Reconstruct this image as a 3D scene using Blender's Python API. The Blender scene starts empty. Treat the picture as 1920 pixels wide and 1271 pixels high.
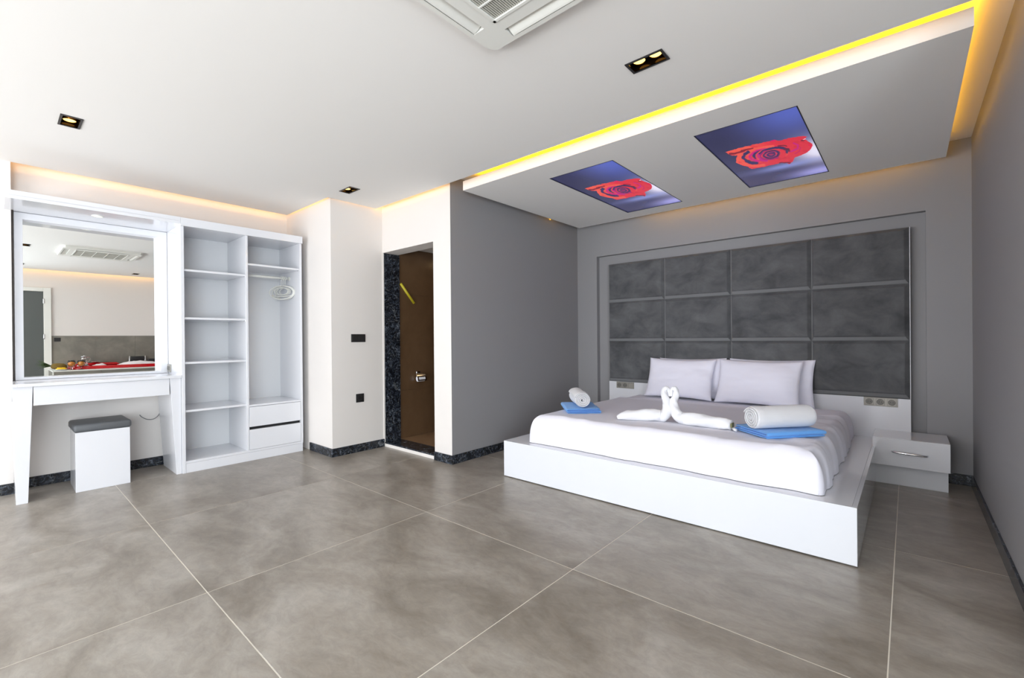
import bpy, math, random
from mathutils import Vector, Matrix, noise
random.seed(7)
scn = bpy.context.scene
col = scn.collection
PI = math.pi

# ------------------------------------------------------------------ camera
cam_d = bpy.data.cameras.new('camera')
cam_d.sensor_width = 36.0
cam_d.sensor_fit = 'HORIZONTAL'
cam_d.lens = 850.0 / 1920.0 * 36.0
cam_d.clip_start = 0.05
cam = bpy.data.objects.new('camera', cam_d)
col.objects.link(cam)
yaw, pitch, roll = math.radians(41.139), math.radians(-0.129), math.radians(-0.476)
fw = Vector((-math.sin(yaw) * math.cos(pitch), math.cos(yaw) * math.cos(pitch), math.sin(pitch)))
rt = Vector((math.cos(yaw), math.sin(yaw), 0.0))
up = rt.cross(fw)
rt2 = rt * math.cos(roll) + up * math.sin(roll)
up2 = -rt * math.sin(roll) + up * math.cos(roll)
M = Matrix((rt2, up2, -fw)).transposed().to_4x4()
M.translation = Vector((0.0, 0.0, 1.10))
cam.matrix_world = M
scn.camera = cam

# ------------------------------------------------------------------ exposure, sky, large lights
scn.view_settings.view_transform = 'Standard'
scn.view_settings.look = 'None'
scn.view_settings.gamma = 1.0
scn.view_settings.use_curve_mapping = False
scn.view_settings.exposure = 0.06

world = bpy.data.worlds.new('sky')
scn.world = world
world.use_nodes = True
bg = world.node_tree.nodes['Background']
bg.inputs['Color'].default_value = (0.72, 0.86, 1.0, 1)
bg.inputs['Strength'].default_value = 1.0


def area_light(name, loc, size_x, size_y, power, color, direction, spread=180.0):
    d = bpy.data.lights.new(name, 'AREA')
    d.shape = 'RECTANGLE'
    d.size, d.size_y = size_x, size_y
    d.energy = power
    d.color = color
    d.spread = math.radians(spread)
    o = bpy.data.objects.new(name, d)
    col.objects.link(o)
    o.location = loc
    o.rotation_euler = Vector(direction).to_track_quat('-Z', 'Y').to_euler()
    return o


# daylight through the wide glazed front, behind the photographer
area_light('window_daylight', (-2.55, -3.55, 1.15), 4.4, 2.2, 108.0, (0.925, 0.95, 1.0), (0, 1, 0.22))
# upward fill added low outside the glazing to brighten the ceiling
area_light('ceiling_fill', (-2.2, -3.5, 0.35), 5.0, 0.9, 118.0, (1.0, 0.985, 0.965), (0, 1, 0.75))
# fill light added out of view on the right, behind a made-up window
area_light('side_fill', (2.30, -1.85, 1.15), 2.3, 2.0, 225.0, (0.86, 0.94, 1.0), (-1, 0.12, 0.22))
AMBER = (1.0, 0.47, 0.0)
WARM = (1.0, 0.52, 0.12)

# ------------------------------------------------------------------ helpers


def lin(c):
    out = []
    for v in c[:3]:
        v = v / 255.0
        out.append(v / 12.92 if v <= 0.04045 else ((v + 0.055) / 1.055) ** 2.4)
    return (out[0], out[1], out[2], 1.0)


MATS = {}


def mat(name, color, rough=0.5, metal=0.0, spec=0.5, coat=0.0, sheen=0.0, emit=None, estr=0.0,
        bump=0.0, bump_scale=40.0, mottle=None, mottle_scale=3.0, mottle_stretch=(1, 1, 1), detail=6.0, transmission=0.0):
    if name in MATS:
        return MATS[name]
    m = bpy.data.materials.new(name)
    m.use_nodes = True
    nt = m.node_tree
    b = nt.nodes['Principled BSDF']
    b.inputs['Base Color'].default_value = lin(color)
    b.inputs['Roughness'].default_value = rough
    b.inputs['Metallic'].default_value = metal
    b.inputs['Specular IOR Level'].default_value = spec
    b.inputs['Coat Weight'].default_value = coat
    b.inputs['Coat Roughness'].default_value = 0.05
    b.inputs['Sheen Weight'].default_value = sheen
    b.inputs['Transmission Weight'].default_value = transmission
    if emit is not None:
        b.inputs['Emission Color'].default_value = lin(emit)
        b.inputs['Emission Strength'].default_value = estr
    tc = None
    if bump > 0 or mottle:
        tc = nt.nodes.new('ShaderNodeTexCoord')
        mp = nt.nodes.new('ShaderNodeMapping')
        mp.inputs['Scale'].default_value = mottle_stretch
        nt.links.new(tc.outputs['Object'], mp.inputs['Vector'])
    if mottle:
        n = nt.nodes.new('ShaderNodeTexNoise')
        n.inputs['Scale'].default_value = mottle_scale
        n.inputs['Detail'].default_value = detail
        n.inputs['Roughness'].default_value = 0.62
        n.inputs['Distortion'].default_value = 0.4
        r = nt.nodes.new('ShaderNodeValToRGB')
        r.color_ramp.elements[0].position = 0.32
        r.color_ramp.elements[0].color = lin(color)
        r.color_ramp.elements[1].position = 0.70
        r.color_ramp.elements[1].color = lin(mottle)
        nt.links.new(mp.outputs['Vector'], n.inputs['Vector'])
        nt.links.new(n.outputs['Fac'], r.inputs['Fac'])
        nt.links.new(r.outputs['Color'], b.inputs['Base Color'])
    if bump > 0:
        n2 = nt.nodes.new('ShaderNodeTexNoise')
        n2.inputs['Scale'].default_value = bump_scale
        n2.inputs['Detail'].default_value = 4.0
        bp = nt.nodes.new('ShaderNodeBump')
        bp.inputs['Strength'].default_value = bump
        bp.inputs['Distance'].default_value = 0.01
        nt.links.new(tc.outputs['Object'], n2.inputs['Vector'])
        nt.links.new(n2.outputs['Fac'], bp.inputs['Height'])
        nt.links.new(bp.outputs['Normal'], b.inputs['Normal'])
    MATS[name] = m
    return m


class MB:
    """collects vertices and faces of one mesh"""

    def __init__(s):
        s.v, s.f, s.m = [], [], []

    def add(s, vs, fs, m=0):
        o = len(s.v)
        s.v += [Vector(p) for p in vs]
        s.f += [[i + o for i in f] for f in fs]
        s.m += [m] * len(fs)
        return s

    def box(s, x0, x1, y0, y1, z0, z1, m=0):
        return s.add([(x0, y0, z0), (x1, y0, z0), (x1, y1, z0), (x0, y1, z0), (x0, y0, z1), (x1, y0, z1), (x1, y1, z1), (x0, y1, z1)],
                     [(0, 3, 2, 1), (4, 5, 6, 7), (0, 1, 5, 4), (1, 2, 6, 5), (2, 3, 7, 6), (3, 0, 4, 7)], m)

    def hexa(s, p, m=0):
        return s.add(p, [(0, 3, 2, 1), (4, 5, 6, 7), (0, 1, 5, 4), (1, 2, 6, 5), (2, 3, 7, 6), (3, 0, 4, 7)], m)

    def grid(s, fn, nu, nv, m=0, closed_u=False):
        o = len(s.v)
        cols = nu if closed_u else nu + 1
        for j in range(nv + 1):
            for i in range(cols):
                s.v.append(Vector(fn(i / nu, j / nv)))
        for j in range(nv):
            for i in range(nu):
                i2 = (i + 1) % cols
                s.f.append([o + j * cols + i, o + j * cols + i2, o + (j + 1) * cols + i2, o + (j + 1) * cols + i])
                s.m.append(m)
        return s

    def lathe(s, prof, c=(0, 0, 0), n=24, m=0, cap=True):
        o = len(s.v)
        for r, z in prof:
            for i in range(n):
                a = 2 * PI * i / n
                s.v.append(Vector((c[0] + r * math.cos(a), c[1] + r * math.sin(a), c[2] + z)))
        for j in range(len(prof) - 1):
            for i in range(n):
                k = (i + 1) % n
                s.f.append([o + j * n + i, o + j * n + k, o + (j + 1) * n + k, o + (j + 1) * n + i])
                s.m.append(m)
        if cap:
            if prof[0][0] > 1e-4:
                s.f.append([o + i for i in reversed(range(n))]); s.m.append(m)
            if prof[-1][0] > 1e-4:
                t = o + (len(prof) - 1) * n
                s.f.append([t + i for i in range(n)]); s.m.append(m)
        return s

    def tube(s, pts, radii, n=12, m=0, flat=1.0):
        pts = [Vector(p) for p in pts]
        if not isinstance(radii, (list, tuple)):
            radii = [radii] * len(pts)
        o = len(s.v)
        ref = Vector((0, 0, 1))
        t0 = (pts[1] - pts[0]).normalized()
        if abs(t0.dot(ref)) > 0.95:
            ref = Vector((1, 0, 0))
        nrm = (ref - t0 * ref.dot(t0)).normalized()
        for i, p in enumerate(pts):
            a = pts[max(0, i - 1)]
            b = pts[min(len(pts) - 1, i + 1)]
            t = (b - a).normalized()
            nrm = (nrm - t * nrm.dot(t)).normalized()
            bn = t.cross(nrm)
            for k in range(n):
                an = 2 * PI * k / n
                s.v.append(p + (nrm * math.cos(an) * flat + bn * math.sin(an)) * radii[i])
        for j in range(len(pts) - 1):
            for k in range(n):
                k2 = (k + 1) % n
                s.f.append([o + j * n + k, o + j * n + k2, o + (j + 1) * n + k2, o + (j + 1) * n + k])
                s.m.append(m)
        s.f.append([o + k for k in reversed(range(n))]); s.m.append(m)
        t = o + (len(pts) - 1) * n
        s.f.append([t + k for k in range(n)]); s.m.append(m)
        return s


WL = {}      # world location of each object's frame


def link(name, me, mats, parent):
    o = bpy.data.objects.new(name, me)
    for q in (mats if isinstance(mats, (list, tuple)) else [mats]):
        me.materials.append(q)
    col.objects.link(o)
    if parent is not None:
        o.parent = parent
        WL[o] = WL[parent]
    return o


def build(name, mb, mats, parent=None, origin=None, local=False, smooth=False, bevel=0.0, seg=2, kind=None, subd=0):
    """one mesh object; vertices are world coordinates unless local"""
    if parent is not None:
        sh = WL[parent]
    else:
        sh = Vector(origin) if origin is not None else Vector((0, 0, 0))
    me = bpy.data.meshes.new(name)
    me.from_pydata([tuple(p if local else p - sh) for p in mb.v], [], mb.f)
    me.update()
    if any(mb.m):
        me.polygons.foreach_set('material_index', mb.m)
    if smooth:
        me.polygons.foreach_set('use_smooth', [True] * len(me.polygons))
    o = link(name, me, mats, parent)
    if parent is None:
        o.location = sh
        WL[o] = sh
    if bevel > 0:
        b = o.modifiers.new('bevel', 'BEVEL')
        b.width = bevel
        b.segments = seg
        b.limit_method = 'ANGLE'
        b.angle_limit = math.radians(40)
        b.harden_normals = False
    if subd:
        sm = o.modifiers.new('subdivision', 'SUBSURF')
        sm.levels = sm.render_levels = subd
    if kind:
        o['kind'] = kind
    return o


def boxm(*a):
    return MB().box(*a)


def thing(name, label, cat, loc, rz=0.0, group=None, rot=None):
    o = bpy.data.objects.new(name, None)
    o.empty_display_size = 0.1
    col.objects.link(o)
    o.location = loc
    o.rotation_euler = rot if rot else (0, 0, rz)
    WL[o] = Vector(loc)
    o['label'] = label
    o['category'] = cat
    if group:
        o['group'] = group
    return o


def tag(o, label, cat, group=None, kind=None):
    o['label'] = label
    o['category'] = cat
    if group:
        o['group'] = group
    if kind:
        o['kind'] = kind
    return o


def dup(root, loc, rot, label):
    r = root.copy()
    col.objects.link(r)
    r.location = loc
    r.rotation_euler = rot
    r['label'] = label
    WL[r] = Vector(loc)
    for ch in list(root.children):
        c = ch.copy()
        col.objects.link(c)
        c.parent = r
        for g in list(ch.children):
            d = g.copy()
            col.objects.link(d)
            d.parent = c
    return r


def structure(name, mb, mats, **k):
    return build(name, mb, mats, kind='structure', **k)


def fbm(x, y, z=0.0, o=4):
    return noise.fractal(Vector((x, y, z)), 1.0, 2.0, o)


# ------------------------------------------------------------------ materials
white_wall = mat('white wall paint', (229, 224, 220), 0.75, bump=0.03, bump_scale=220)
grey_wall = mat('grey wall paint', (147, 146, 148), 0.62, bump=0.03, bump_scale=220)
ceil_paint = mat('ceiling paint', (242, 240, 237), 0.8)
lacquer = mat('white lacquered board', (225, 226, 231), 0.16, spec=0.5, coat=0.25)
gloss_lacquer = mat('high gloss white lacquer', (224, 226, 232), 0.06, spec=0.6, coat=0.5)
melamine = mat('white melamine board', (232, 233, 235), 0.35)
dark_gap = mat('dark recess', (22, 22, 24), 0.7)
dark_plastic = mat('anthracite plastic', (38, 37, 38), 0.38)
grey_metal = mat('champagne grey metal plate', (150, 146, 138), 0.35, metal=0.35)
grey_metal_dark = mat('darker grey socket insert', (112, 109, 103), 0.4, metal=0.2)  # inserts a darker grey than the plate around them
chrome = mat('chrome', (225, 226, 228), 0.08, metal=1.0)
leather = mat('grey artificial leather', (88, 91, 95), 0.45, bump=0.15, bump_scale=260)
white_plastic = mat('white plastic', (232, 232, 226), 0.35)
grille_grey = mat('grille backing grey', (118, 116, 108), 0.8)  # plain grey of the backing behind the slats
towel_white = mat('white terry cotton', (238, 238, 242), 0.95, sheen=0.3, bump=0.35, bump_scale=420)
towel_blue = mat('sky blue terry cotton', (104, 174, 248), 0.95, sheen=0.3, bump=0.35, bump_scale=420)
linen = mat('white bed linen', (230, 229, 240), 0.85, sheen=0.15, bump=0.06, bump_scale=30)
linen_case = mat('white pillow cotton', (240, 239, 252), 0.85, sheen=0.15, bump=0.08, bump_scale=18)
velvet = mat('charcoal velvet', (66, 67, 70), 0.8, sheen=0.5, mottle=(101, 102, 104), mottle_scale=4.2, mottle_stretch=(1, 1, 1.4), bump=0.05, bump_scale=60)
velvet.node_tree.nodes['Principled BSDF'].inputs['Sheen Roughness'].default_value = 0.4
piping = mat('light grey piping and lit bevel', (122, 123, 125), 0.8)  # piping colour, also paints the brighter light on the bottom bevels
brown_tile = mat('brown bathroom tile', (88, 66, 46), 0.22, mottle=(102, 78, 56), mottle_scale=2.0)
brown_floor = mat('brown bathroom floor', (128, 100, 74), 0.3, mottle=(150, 120, 92), mottle_scale=3.0)
grout = mat('pale grout', (226, 220, 208), 0.9)
brown_grout = mat('brown grout', (84, 64, 46), 0.9)
concrete_tile = mat('grey concrete tile', (112, 109, 101), 0.4, mottle=(142, 138, 128), mottle_scale=3.0)
door_grey = mat('grey door leaf', (88, 92, 90), 0.5)
mirror_glass = mat('mirror silver', (244, 246, 245), 0.0, metal=1.0)
amber_lamp = mat('warm lamp lens', (255, 220, 140), 0.4, emit=(255, 226, 130), estr=2.2)
gold_refl = mat('gold reflector', (190, 130, 50), 0.25, metal=0.9)
puck_lamp = mat('spot lens', (255, 244, 215), 0.4, emit=(255, 246, 220), estr=3.0)
reflection_glow = mat('painted reflection glow', (170, 158, 40), 0.5, emit=(190, 170, 20), estr=0.14)  # glow painted for a light reflection on the bathroom wall
red_acrylic = mat('red acrylic', (196, 10, 22), 0.12, coat=0.4)
juice = mat('orange juice', (246, 150, 10), 0.3)
leaf_green = mat('pineapple leaves', (72, 92, 50), 0.6)
pine_skin = mat('pineapple skin', (120, 96, 40), 0.8, bump=0.8, bump_scale=60)
pine_flesh = mat('pineapple flesh', (244, 200, 40), 0.5)
berry = mat('red fruit', (150, 24, 30), 0.4)
black_pad = mat('black padded vinyl', (34, 35, 38), 0.5)
glass = mat('clear glass', (255, 255, 255), 0.02, transmission=1.0)
packet = mat('olive packet', (112, 110, 70), 0.5)

# granite: near black with pale veins and specks
gran = bpy.data.materials.new('dark granite'); gran.use_nodes = True
nt = gran.node_tree; b = nt.nodes['Principled BSDF']; b.inputs['Roughness'].default_value = 0.22
tc = nt.nodes.new('ShaderNodeTexCoord')
v1 = nt.nodes.new('ShaderNodeTexNoise'); v1.inputs['Scale'].default_value = 22.0; v1.inputs['Detail'].default_value = 8.0; v1.inputs['Roughness'].default_value = 0.75; v1.inputs['Distortion'].default_value = 1.6
v2 = nt.nodes.new('ShaderNodeTexNoise'); v2.inputs['Scale'].default_value = 5.0; v2.inputs['Detail'].default_value = 5.0; v2.inputs['Distortion'].default_value = 2.5
r1 = nt.nodes.new('ShaderNodeValToRGB')
e = r1.color_ramp.elements
e[0].position = 0.47; e[0].color = lin((20, 23, 29)); e[1].position = 0.75; e[1].color = lin((165, 172, 182))
e2 = r1.color_ramp.elements.new(0.58); e2.color = lin((58, 65, 76))
r2 = nt.nodes.new('ShaderNodeValToRGB')
e = r2.color_ramp.elements
e[0].position = 0.488; e[0].color = (0, 0, 0, 1); e[1].position = 0.512; e[1].color = (0, 0, 0, 1)
e2 = r2.color_ramp.elements.new(0.5); e2.color = lin((150, 152, 150))
mx = nt.nodes.new('ShaderNodeMix'); mx.data_type = 'RGBA'; mx.blend_type = 'ADD'; mx.inputs['Factor'].default_value = 0.35
nt.links.new(tc.outputs['Object'], v1.inputs['Vector']); nt.links.new(tc.outputs['Object'], v2.inputs['Vector'])
nt.links.new(v1.outputs['Fac'], r1.inputs['Fac']); nt.links.new(v2.outputs['Fac'], r2.inputs['Fac'])
nt.links.new(r1.outputs['Color'], mx.inputs['A']); nt.links.new(r2.outputs['Color'], mx.inputs['B'])
nt.links.new(mx.outputs['Result'], b.inputs['Base Color'])

# cement look porcelain for the floor
tile_mat = bpy.data.materials.new('cement porcelain tile'); tile_mat.use_nodes = True
nt = tile_mat.node_tree; b = nt.nodes['Principled BSDF']
b.inputs['Roughness'].default_value = 0.30
tc = nt.nodes.new('ShaderNodeTexCoord'); oi = nt.nodes.new('ShaderNodeObjectInfo')
ad = nt.nodes.new('ShaderNodeVectorMath'); ad.operation = 'MULTIPLY_ADD'
cmb = nt.nodes.new('ShaderNodeCombineXYZ')
nt.links.new(oi.outputs['Random'], cmb.inputs['X']); nt.links.new(oi.outputs['Random'], cmb.inputs['Z'])
ad.inputs[1].default_value = (37.0, 11.0, 23.0)
nt.links.new(cmb.outputs['Vector'], ad.inputs[0]); nt.links.new(tc.outputs['Object'], ad.inputs[2])
mp = nt.nodes.new('ShaderNodeMapping'); mp.inputs['Scale'].default_value = (1.0, 1.7, 1.0); mp.inputs['Rotation'].default_value = (0, 0, math.radians(14))
nt.links.new(ad.outputs['Vector'], mp.inputs['Vector'])
n1 = nt.nodes.new('ShaderNodeTexNoise'); n1.inputs['Scale'].default_value = 1.9; n1.inputs['Detail'].default_value = 9.0; n1.inputs['Roughness'].default_value = 0.62; n1.inputs['Distortion'].default_value = 0.7
n2 = nt.nodes.new('ShaderNodeTexNoise'); n2.inputs['Scale'].default_value = 11.0; n2.inputs['Detail'].default_value = 10.0; n2.inputs['Roughness'].default_value = 0.78; n2.inputs['Distortion'].default_value = 0.6
nt.links.new(mp.outputs['Vector'], n1.inputs['Vector']); nt.links.new(mp.outputs['Vector'], n2.inputs['Vector'])
ra = nt.nodes.new('ShaderNodeValToRGB')
e = ra.color_ramp.elements
e[0].position = 0.30; e[0].color = lin((130, 121, 110)); e[1].position = 0.72; e[1].color = lin((178, 172, 164))
e2 = ra.color_ramp.elements.new(0.5); e2.color = lin((154, 146, 136))
rb = nt.nodes.new('ShaderNodeValToRGB')
e = rb.color_ramp.elements
e[0].position = 0.33; e[0].color = (0.62, 0.62, 0.62, 1); e[1].position = 0.60; e[1].color = (1, 1, 1, 1)
mx = nt.nodes.new('ShaderNodeMix'); mx.data_type = 'RGBA'; mx.blend_type = 'MULTIPLY'; mx.inputs['Factor'].default_value = 0.62
nt.links.new(n1.outputs['Fac'], ra.inputs['Fac']); nt.links.new(n2.outputs['Fac'], rb.inputs['Fac'])
nt.links.new(ra.outputs['Color'], mx.inputs['A']); nt.links.new(rb.outputs['Color'], mx.inputs['B'])
nt.links.new(mx.outputs['Result'], b.inputs['Base Color'])
mr = nt.nodes.new('ShaderNodeMapRange'); mr.inputs['To Min'].default_value = 0.24; mr.inputs['To Max'].default_value = 0.40
nt.links.new(n1.outputs['Fac'], mr.inputs['Value']); nt.links.new(mr.outputs['Result'], b.inputs['Roughness'])

# ------------------------------------------------------------------ measures of the room (metres)
XL, XPIER, XC, XG, XR, XF = -5.013, -4.90, -4.055, -3.004, 0.351, 1.95
YC, YD, YB, YF = 2.08, 2.632, 4.654, -3.2
ZC, ZU, ZP = 2.41, 2.524, 2.381

# ------------------------------------------------------------------ floor with its tiles
floor = structure('floor', boxm(XL - 0.1, XF + 0.1, YF - 0.1, YB + 0.3, -0.12, -0.0012), grout)
gx = [-4.57 - 1.128, -4.57, -3.44, -2.31, -1.204, -0.055, 1.075, 2.2]
gy = [0.608 - 1.206 * 4, 0.608 - 1.206 * 3, 0.608 - 1.206 * 2, 0.608 - 1.206, 0.608, 1.803, 3.02, 4.226, 5.43]
cache = {}
for i in range(len(gx) - 1):
    for j in range(len(gy) - 1):
        g = 0.0022
        x0, x1 = max(gx[i] + g, XL - 0.1), min(gx[i + 1] - g, XF + 0.1)
        y0, y1 = max(gy[j] + g, YF - 0.1), min(gy[j + 1] - g, YB + 0.15)
        key = (round(x1 - x0, 3), round(y1 - y0, 3))
        if key not in cache:
            w, d = key
            me = bpy.data.meshes.new('floor_tile')
            mb = MB()
            c = 0.0008
            mb.box(-w / 2, w / 2, -d / 2, d / 2, -0.0045, -c)
            mb.add([(-w / 2, -d / 2, -c), (w / 2, -d / 2, -c), (w / 2, d / 2, -c), (-w / 2, d / 2, -c),
                    (-w / 2 + c, -d / 2 + c, 0), (w / 2 - c, -d / 2 + c, 0), (w / 2 - c, d / 2 - c, 0), (-w / 2 + c, d / 2 - c, 0)],
                   [(4, 5, 6, 7), (0, 1, 5, 4), (1, 2, 6, 5), (2, 3, 7, 6), (3, 0, 4, 7)])
            mb.f = [f for k, f in enumerate(mb.f) if k != 1]
            me.from_pydata([tuple(p) for p in mb.v], [], mb.f)
            me.materials.append(tile_mat)
            cache[key] = me
        t = bpy.data.objects.new('floor_tile', cache[key])
        col.objects.link(t)
        t.parent = floor
        t.location = ((x0 + x1) / 2, (y0 + y1) / 2, 0.0)

# ------------------------------------------------------------------ walls
structure('wall_left', MB().box(XL - 0.1, XL, YF, YC, 0, ZU).box(XL, XPIER, YF, 0.092, 0, ZU), white_wall)
structure('wall_column', boxm(XL - 0.1, XC, YC, 2.81, 0, ZU), white_wall)
# wall with the bathroom doorway, end face of the grey wall included
structure('wall_door', MB().box(-3.24, XG - 0.014, YD, 2.812, 0, ZU).box(XC, -3.24, YD, 2.812, 1.981, ZU), white_wall)
wb = MB().box(-3.124, XG, YD + 0.0015, YB, 0, ZU)
wb.m[2] = 1
structure('wall_bedside', MB().box(-3.124, XG - 0.014, 2.812, YB, 0, ZU).box(XG - 0.014, XG, YD, YB, 0, ZU), [grey_wall, white_wall])
bpy.data.objects['wall_bedside'].data.polygons[8].material_index = 1
RX0, RX1, RZ = -2.74, 0.105, 2.04
structure('wall_back', MB().box(-3.124, RX0, YB, YB + 0.06, 0, ZU).box(RX1, XR + 0.1, YB, YB + 0.06, 0, ZU)
          .box(RX0, RX1, YB, YB + 0.06, RZ, ZU).box(-3.124, XR + 0.1, YB + 0.06, YB + 0.16, 0, ZU), grey_wall)
structure('wall_right', boxm(XR, XR + 0.1, 2.1, YB + 0.16, 0, ZU), grey_wall)
structure('wall_tub_back', boxm(XR + 0.1, XF + 0.1, 2.5, 2.6, 0, ZU), white_wall)
wt = structure('wall_tub', MB().box(XF, XF + 0.1, -0.65, 2.6, 0, ZU).box(XF, XF + 0.1, YF, -3.05, 0, ZU).box(XF, XF + 0.1, -3.05, -0.65, 2.30, ZU), white_wall)
w2 = structure('added_window', MB().box(XF + 0.03, XF + 0.08, -3.05, -0.65, 0.0, 0.06).box(XF + 0.03, XF + 0.08, -3.05, -0.65, 2.24, 2.30), white_plastic)  # made-up side window, added as an opening for the fill light
for y in (-3.05, -1.88, -0.71):
    build('mullion', boxm(XF + 0.03, XF + 0.08, y, y + 0.06, 0.06, 2.24), white_plastic, w2)
WIN1 = -0.35
structure('wall_front', MB().box(XL - 0.1, -4.75, YF - 0.1, YF, 0, ZU).box(WIN1, XF + 0.1, YF - 0.1, YF, 0, ZU)
          .box(-4.75, WIN1, YF - 0.1, YF, 2.36, ZU), white_wall)
w1 = structure('window_1', MB().box(-4.75, WIN1, YF - 0.08, YF - 0.02, 0.0, 0.06).box(-4.75, WIN1, YF - 0.08, YF - 0.02, 2.30, 2.36), white_plastic)
for x in (-4.75, -3.303, -1.857, -0.41):
    build('mullion', boxm(x, x + 0.06, YF - 0.08, YF - 0.02, 0.06, 2.30), white_plastic, w1)

# grey tiles on the lower part of the tub wall
for k in range(3):
    y0 = 0.712 + k * 0.6
    build('wall_tile', boxm(XF - 0.012, XF, y0, min(y0 + 0.598, 2.498), 0.0, 0.606), concrete_tile, wt)
    build('wall_tile', boxm(XF - 0.012, XF, y0, min(y0 + 0.598, 2.498), 0.608, 1.21), concrete_tile, wt)

# door seen in the mirror
d1 = structure('door_1', MB().box(XF - 0.04, XF, 0.61, 0.71, 0, 2.09).box(XF - 0.04, XF, -0.42, -0.32, 0, 2.09).box(XF - 0.04, XF, -0.32, 0.61, 2.02, 2.09), white_plastic, bevel=0.004)
build('door_leaf', boxm(XF - 0.025, XF - 0.003, -0.315, 0.606, 0.005, 2.015), door_grey, d1)
for z in (0.25, 1.15, 1.80):
    build('hinge', MB().lathe([(0.009, 0), (0.011, 0.004), (0.011, 0.086), (0.009, 0.09)], (XF - 0.044, 0.612, z), 10), chrome, d1, smooth=True)

# ------------------------------------------------------------------ ceilings
structure('ceiling', boxm(XL - 0.1, XF + 0.1, YF - 0.1, YB + 0.16, ZU, ZU + 0.1), ceil_paint)

# twin downlights (centres): the ceiling panel is cut open where they sit
LIGHTS = [(-0.929, 2.057, 'twin recessed ceiling downlight in front of the yellow cove, both lamps visible', True),
          (-3.748, 0.312, 'twin recessed ceiling downlight above the dressing table, amber glow inside', True),
          (-3.685, 2.067, 'twin recessed ceiling downlight near the white wall column, beside the bathroom door', True),
          (-1.02, 0.29, 'twin recessed ceiling downlight reflected near the top left of the mirror', True),
          (1.19, 0.30, 'small twin ceiling downlight reflected above the grey door in the mirror', True),
          (1.37, 1.84, 'small twin ceiling downlight reflected at the right edge of the mirror', True)]
holes = [(x - 0.082, x + 0.082, y - 0.040, y + 0.040) for x, y, _, _ in LIGHTS]
regions = [(-4.905, -4.02, YF, 2.04), (-4.02, 0.222, YF, 2.54), (0.222, 0.351, YF, 2.05), (0.351, 1.85, YF, 2.40)]
xs = sorted(set([r[0] for r in regions] + [r[1] for r in regions] + [h[0] for h in holes] + [h[1] for h in holes]))
ys = sorted(set([r[2] for r in regions] + [r[3] for r in regions] + [h[2] for h in holes] + [h[3] for h in holes]))


def inside(x, y):
    return any(a < x < b_ and c < y < d for a, b_, c, d in regions) and not any(a < x < b_ and c < y < d for a, b_, c, d in holes)


TH = 0.03
mb = MB()
cell = {}
for i in range(len(xs) - 1):
    for j in range(len(ys) - 1):
        cell[i, j] = inside((xs[i] + xs[i + 1]) / 2, (ys[j] + ys[j + 1]) / 2)
for (i, j), on in cell.items():
    if not on:
        continue
    a, b_, c, d = xs[i], xs[i + 1], ys[j], ys[j + 1]
    mb.add([(a, c, ZC), (b_, c, ZC), (b_, d, ZC), (a, d, ZC)], [(3, 2, 1, 0)])
    mb.add([(a, c, ZC + TH), (b_, c, ZC + TH), (b_, d, ZC + TH), (a, d, ZC + TH)], [(0, 1, 2, 3)])
    for di, dj, p, q in ((-1, 0, (a, d), (a, c)), (1, 0, (b_, c), (b_, d)), (0, -1, (a, c), (b_, c)), (0, 1, (b_, d), (a, d))):
        if not cell.get((i + di, j + dj), False):
            mb.add([(p[0], p[1], ZC), (q[0], q[1], ZC), (q[0], q[1], ZC + TH), (p[0], p[1], ZC + TH)], [(0, 1, 2, 3)])
structure('ceiling_dropped_panel', mb, ceil_paint)

# hanging canopy panel over the bed, with two openings for the pictures
CX0, CX1, CY0, CY1 = -2.899, 0.213, 2.689, 4.534
CT = 2.461
ART = [(-2.170, -1.604), (-1.027, -0.458)]
AY0, AY1 = 2.957, 4.312
xs = sorted([CX0, CX1] + [v for a in ART for v in a])
ys = [CY0, AY0, AY1, CY1]
mb = MB()
for i in range(len(xs) - 1):
    for j in range(3):
        hole = j == 1 and any(abs(xs[i] - a[0]) < 1e-6 for a in ART)
        a, b_, c, d = xs[i], xs[i + 1], ys[j], ys[j + 1]
        if not hole:
            mb.add([(a, c, ZP), (b_, c, ZP), (b_, d, ZP), (a, d, ZP)], [(3, 2, 1, 0)])
        else:
            z2 = ZP + 0.03
            mb.add([(a, c, ZP), (b_, c, ZP), (b_, d, ZP), (a, d, ZP), (a, c, z2), (b_, c, z2), (b_, d, z2), (a, d, z2)],
                   [(0, 1, 5, 4), (1, 2, 6, 5), (2, 3, 7, 6), (3, 0, 4, 7)])
mb.add([(CX0, CY0, CT), (CX1, CY0, CT), (CX1, CY1, CT), (CX0, CY1, CT)], [(0, 1, 2, 3)])
mb.add([(CX0, CY0, ZP), (CX1, CY0, ZP), (CX1, CY1, ZP), (CX0, CY1, ZP), (CX0, CY0, CT), (CX1, CY0, CT), (CX1, CY1, CT), (CX0, CY1, CT)],
       [(0, 1, 5, 4), (1, 2, 6, 5), (2, 3, 7, 6), (3, 0, 4, 7)])
canopy = structure('ceiling_canopy', mb, ceil_paint)
for x in (-2.6, -0.1):
    for y in (2.95, 4.3):
        build('hanger_rod', MB().tube([(x, y, CT), (x, y, ZU)], 0.006, 8), chrome, canopy)

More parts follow.
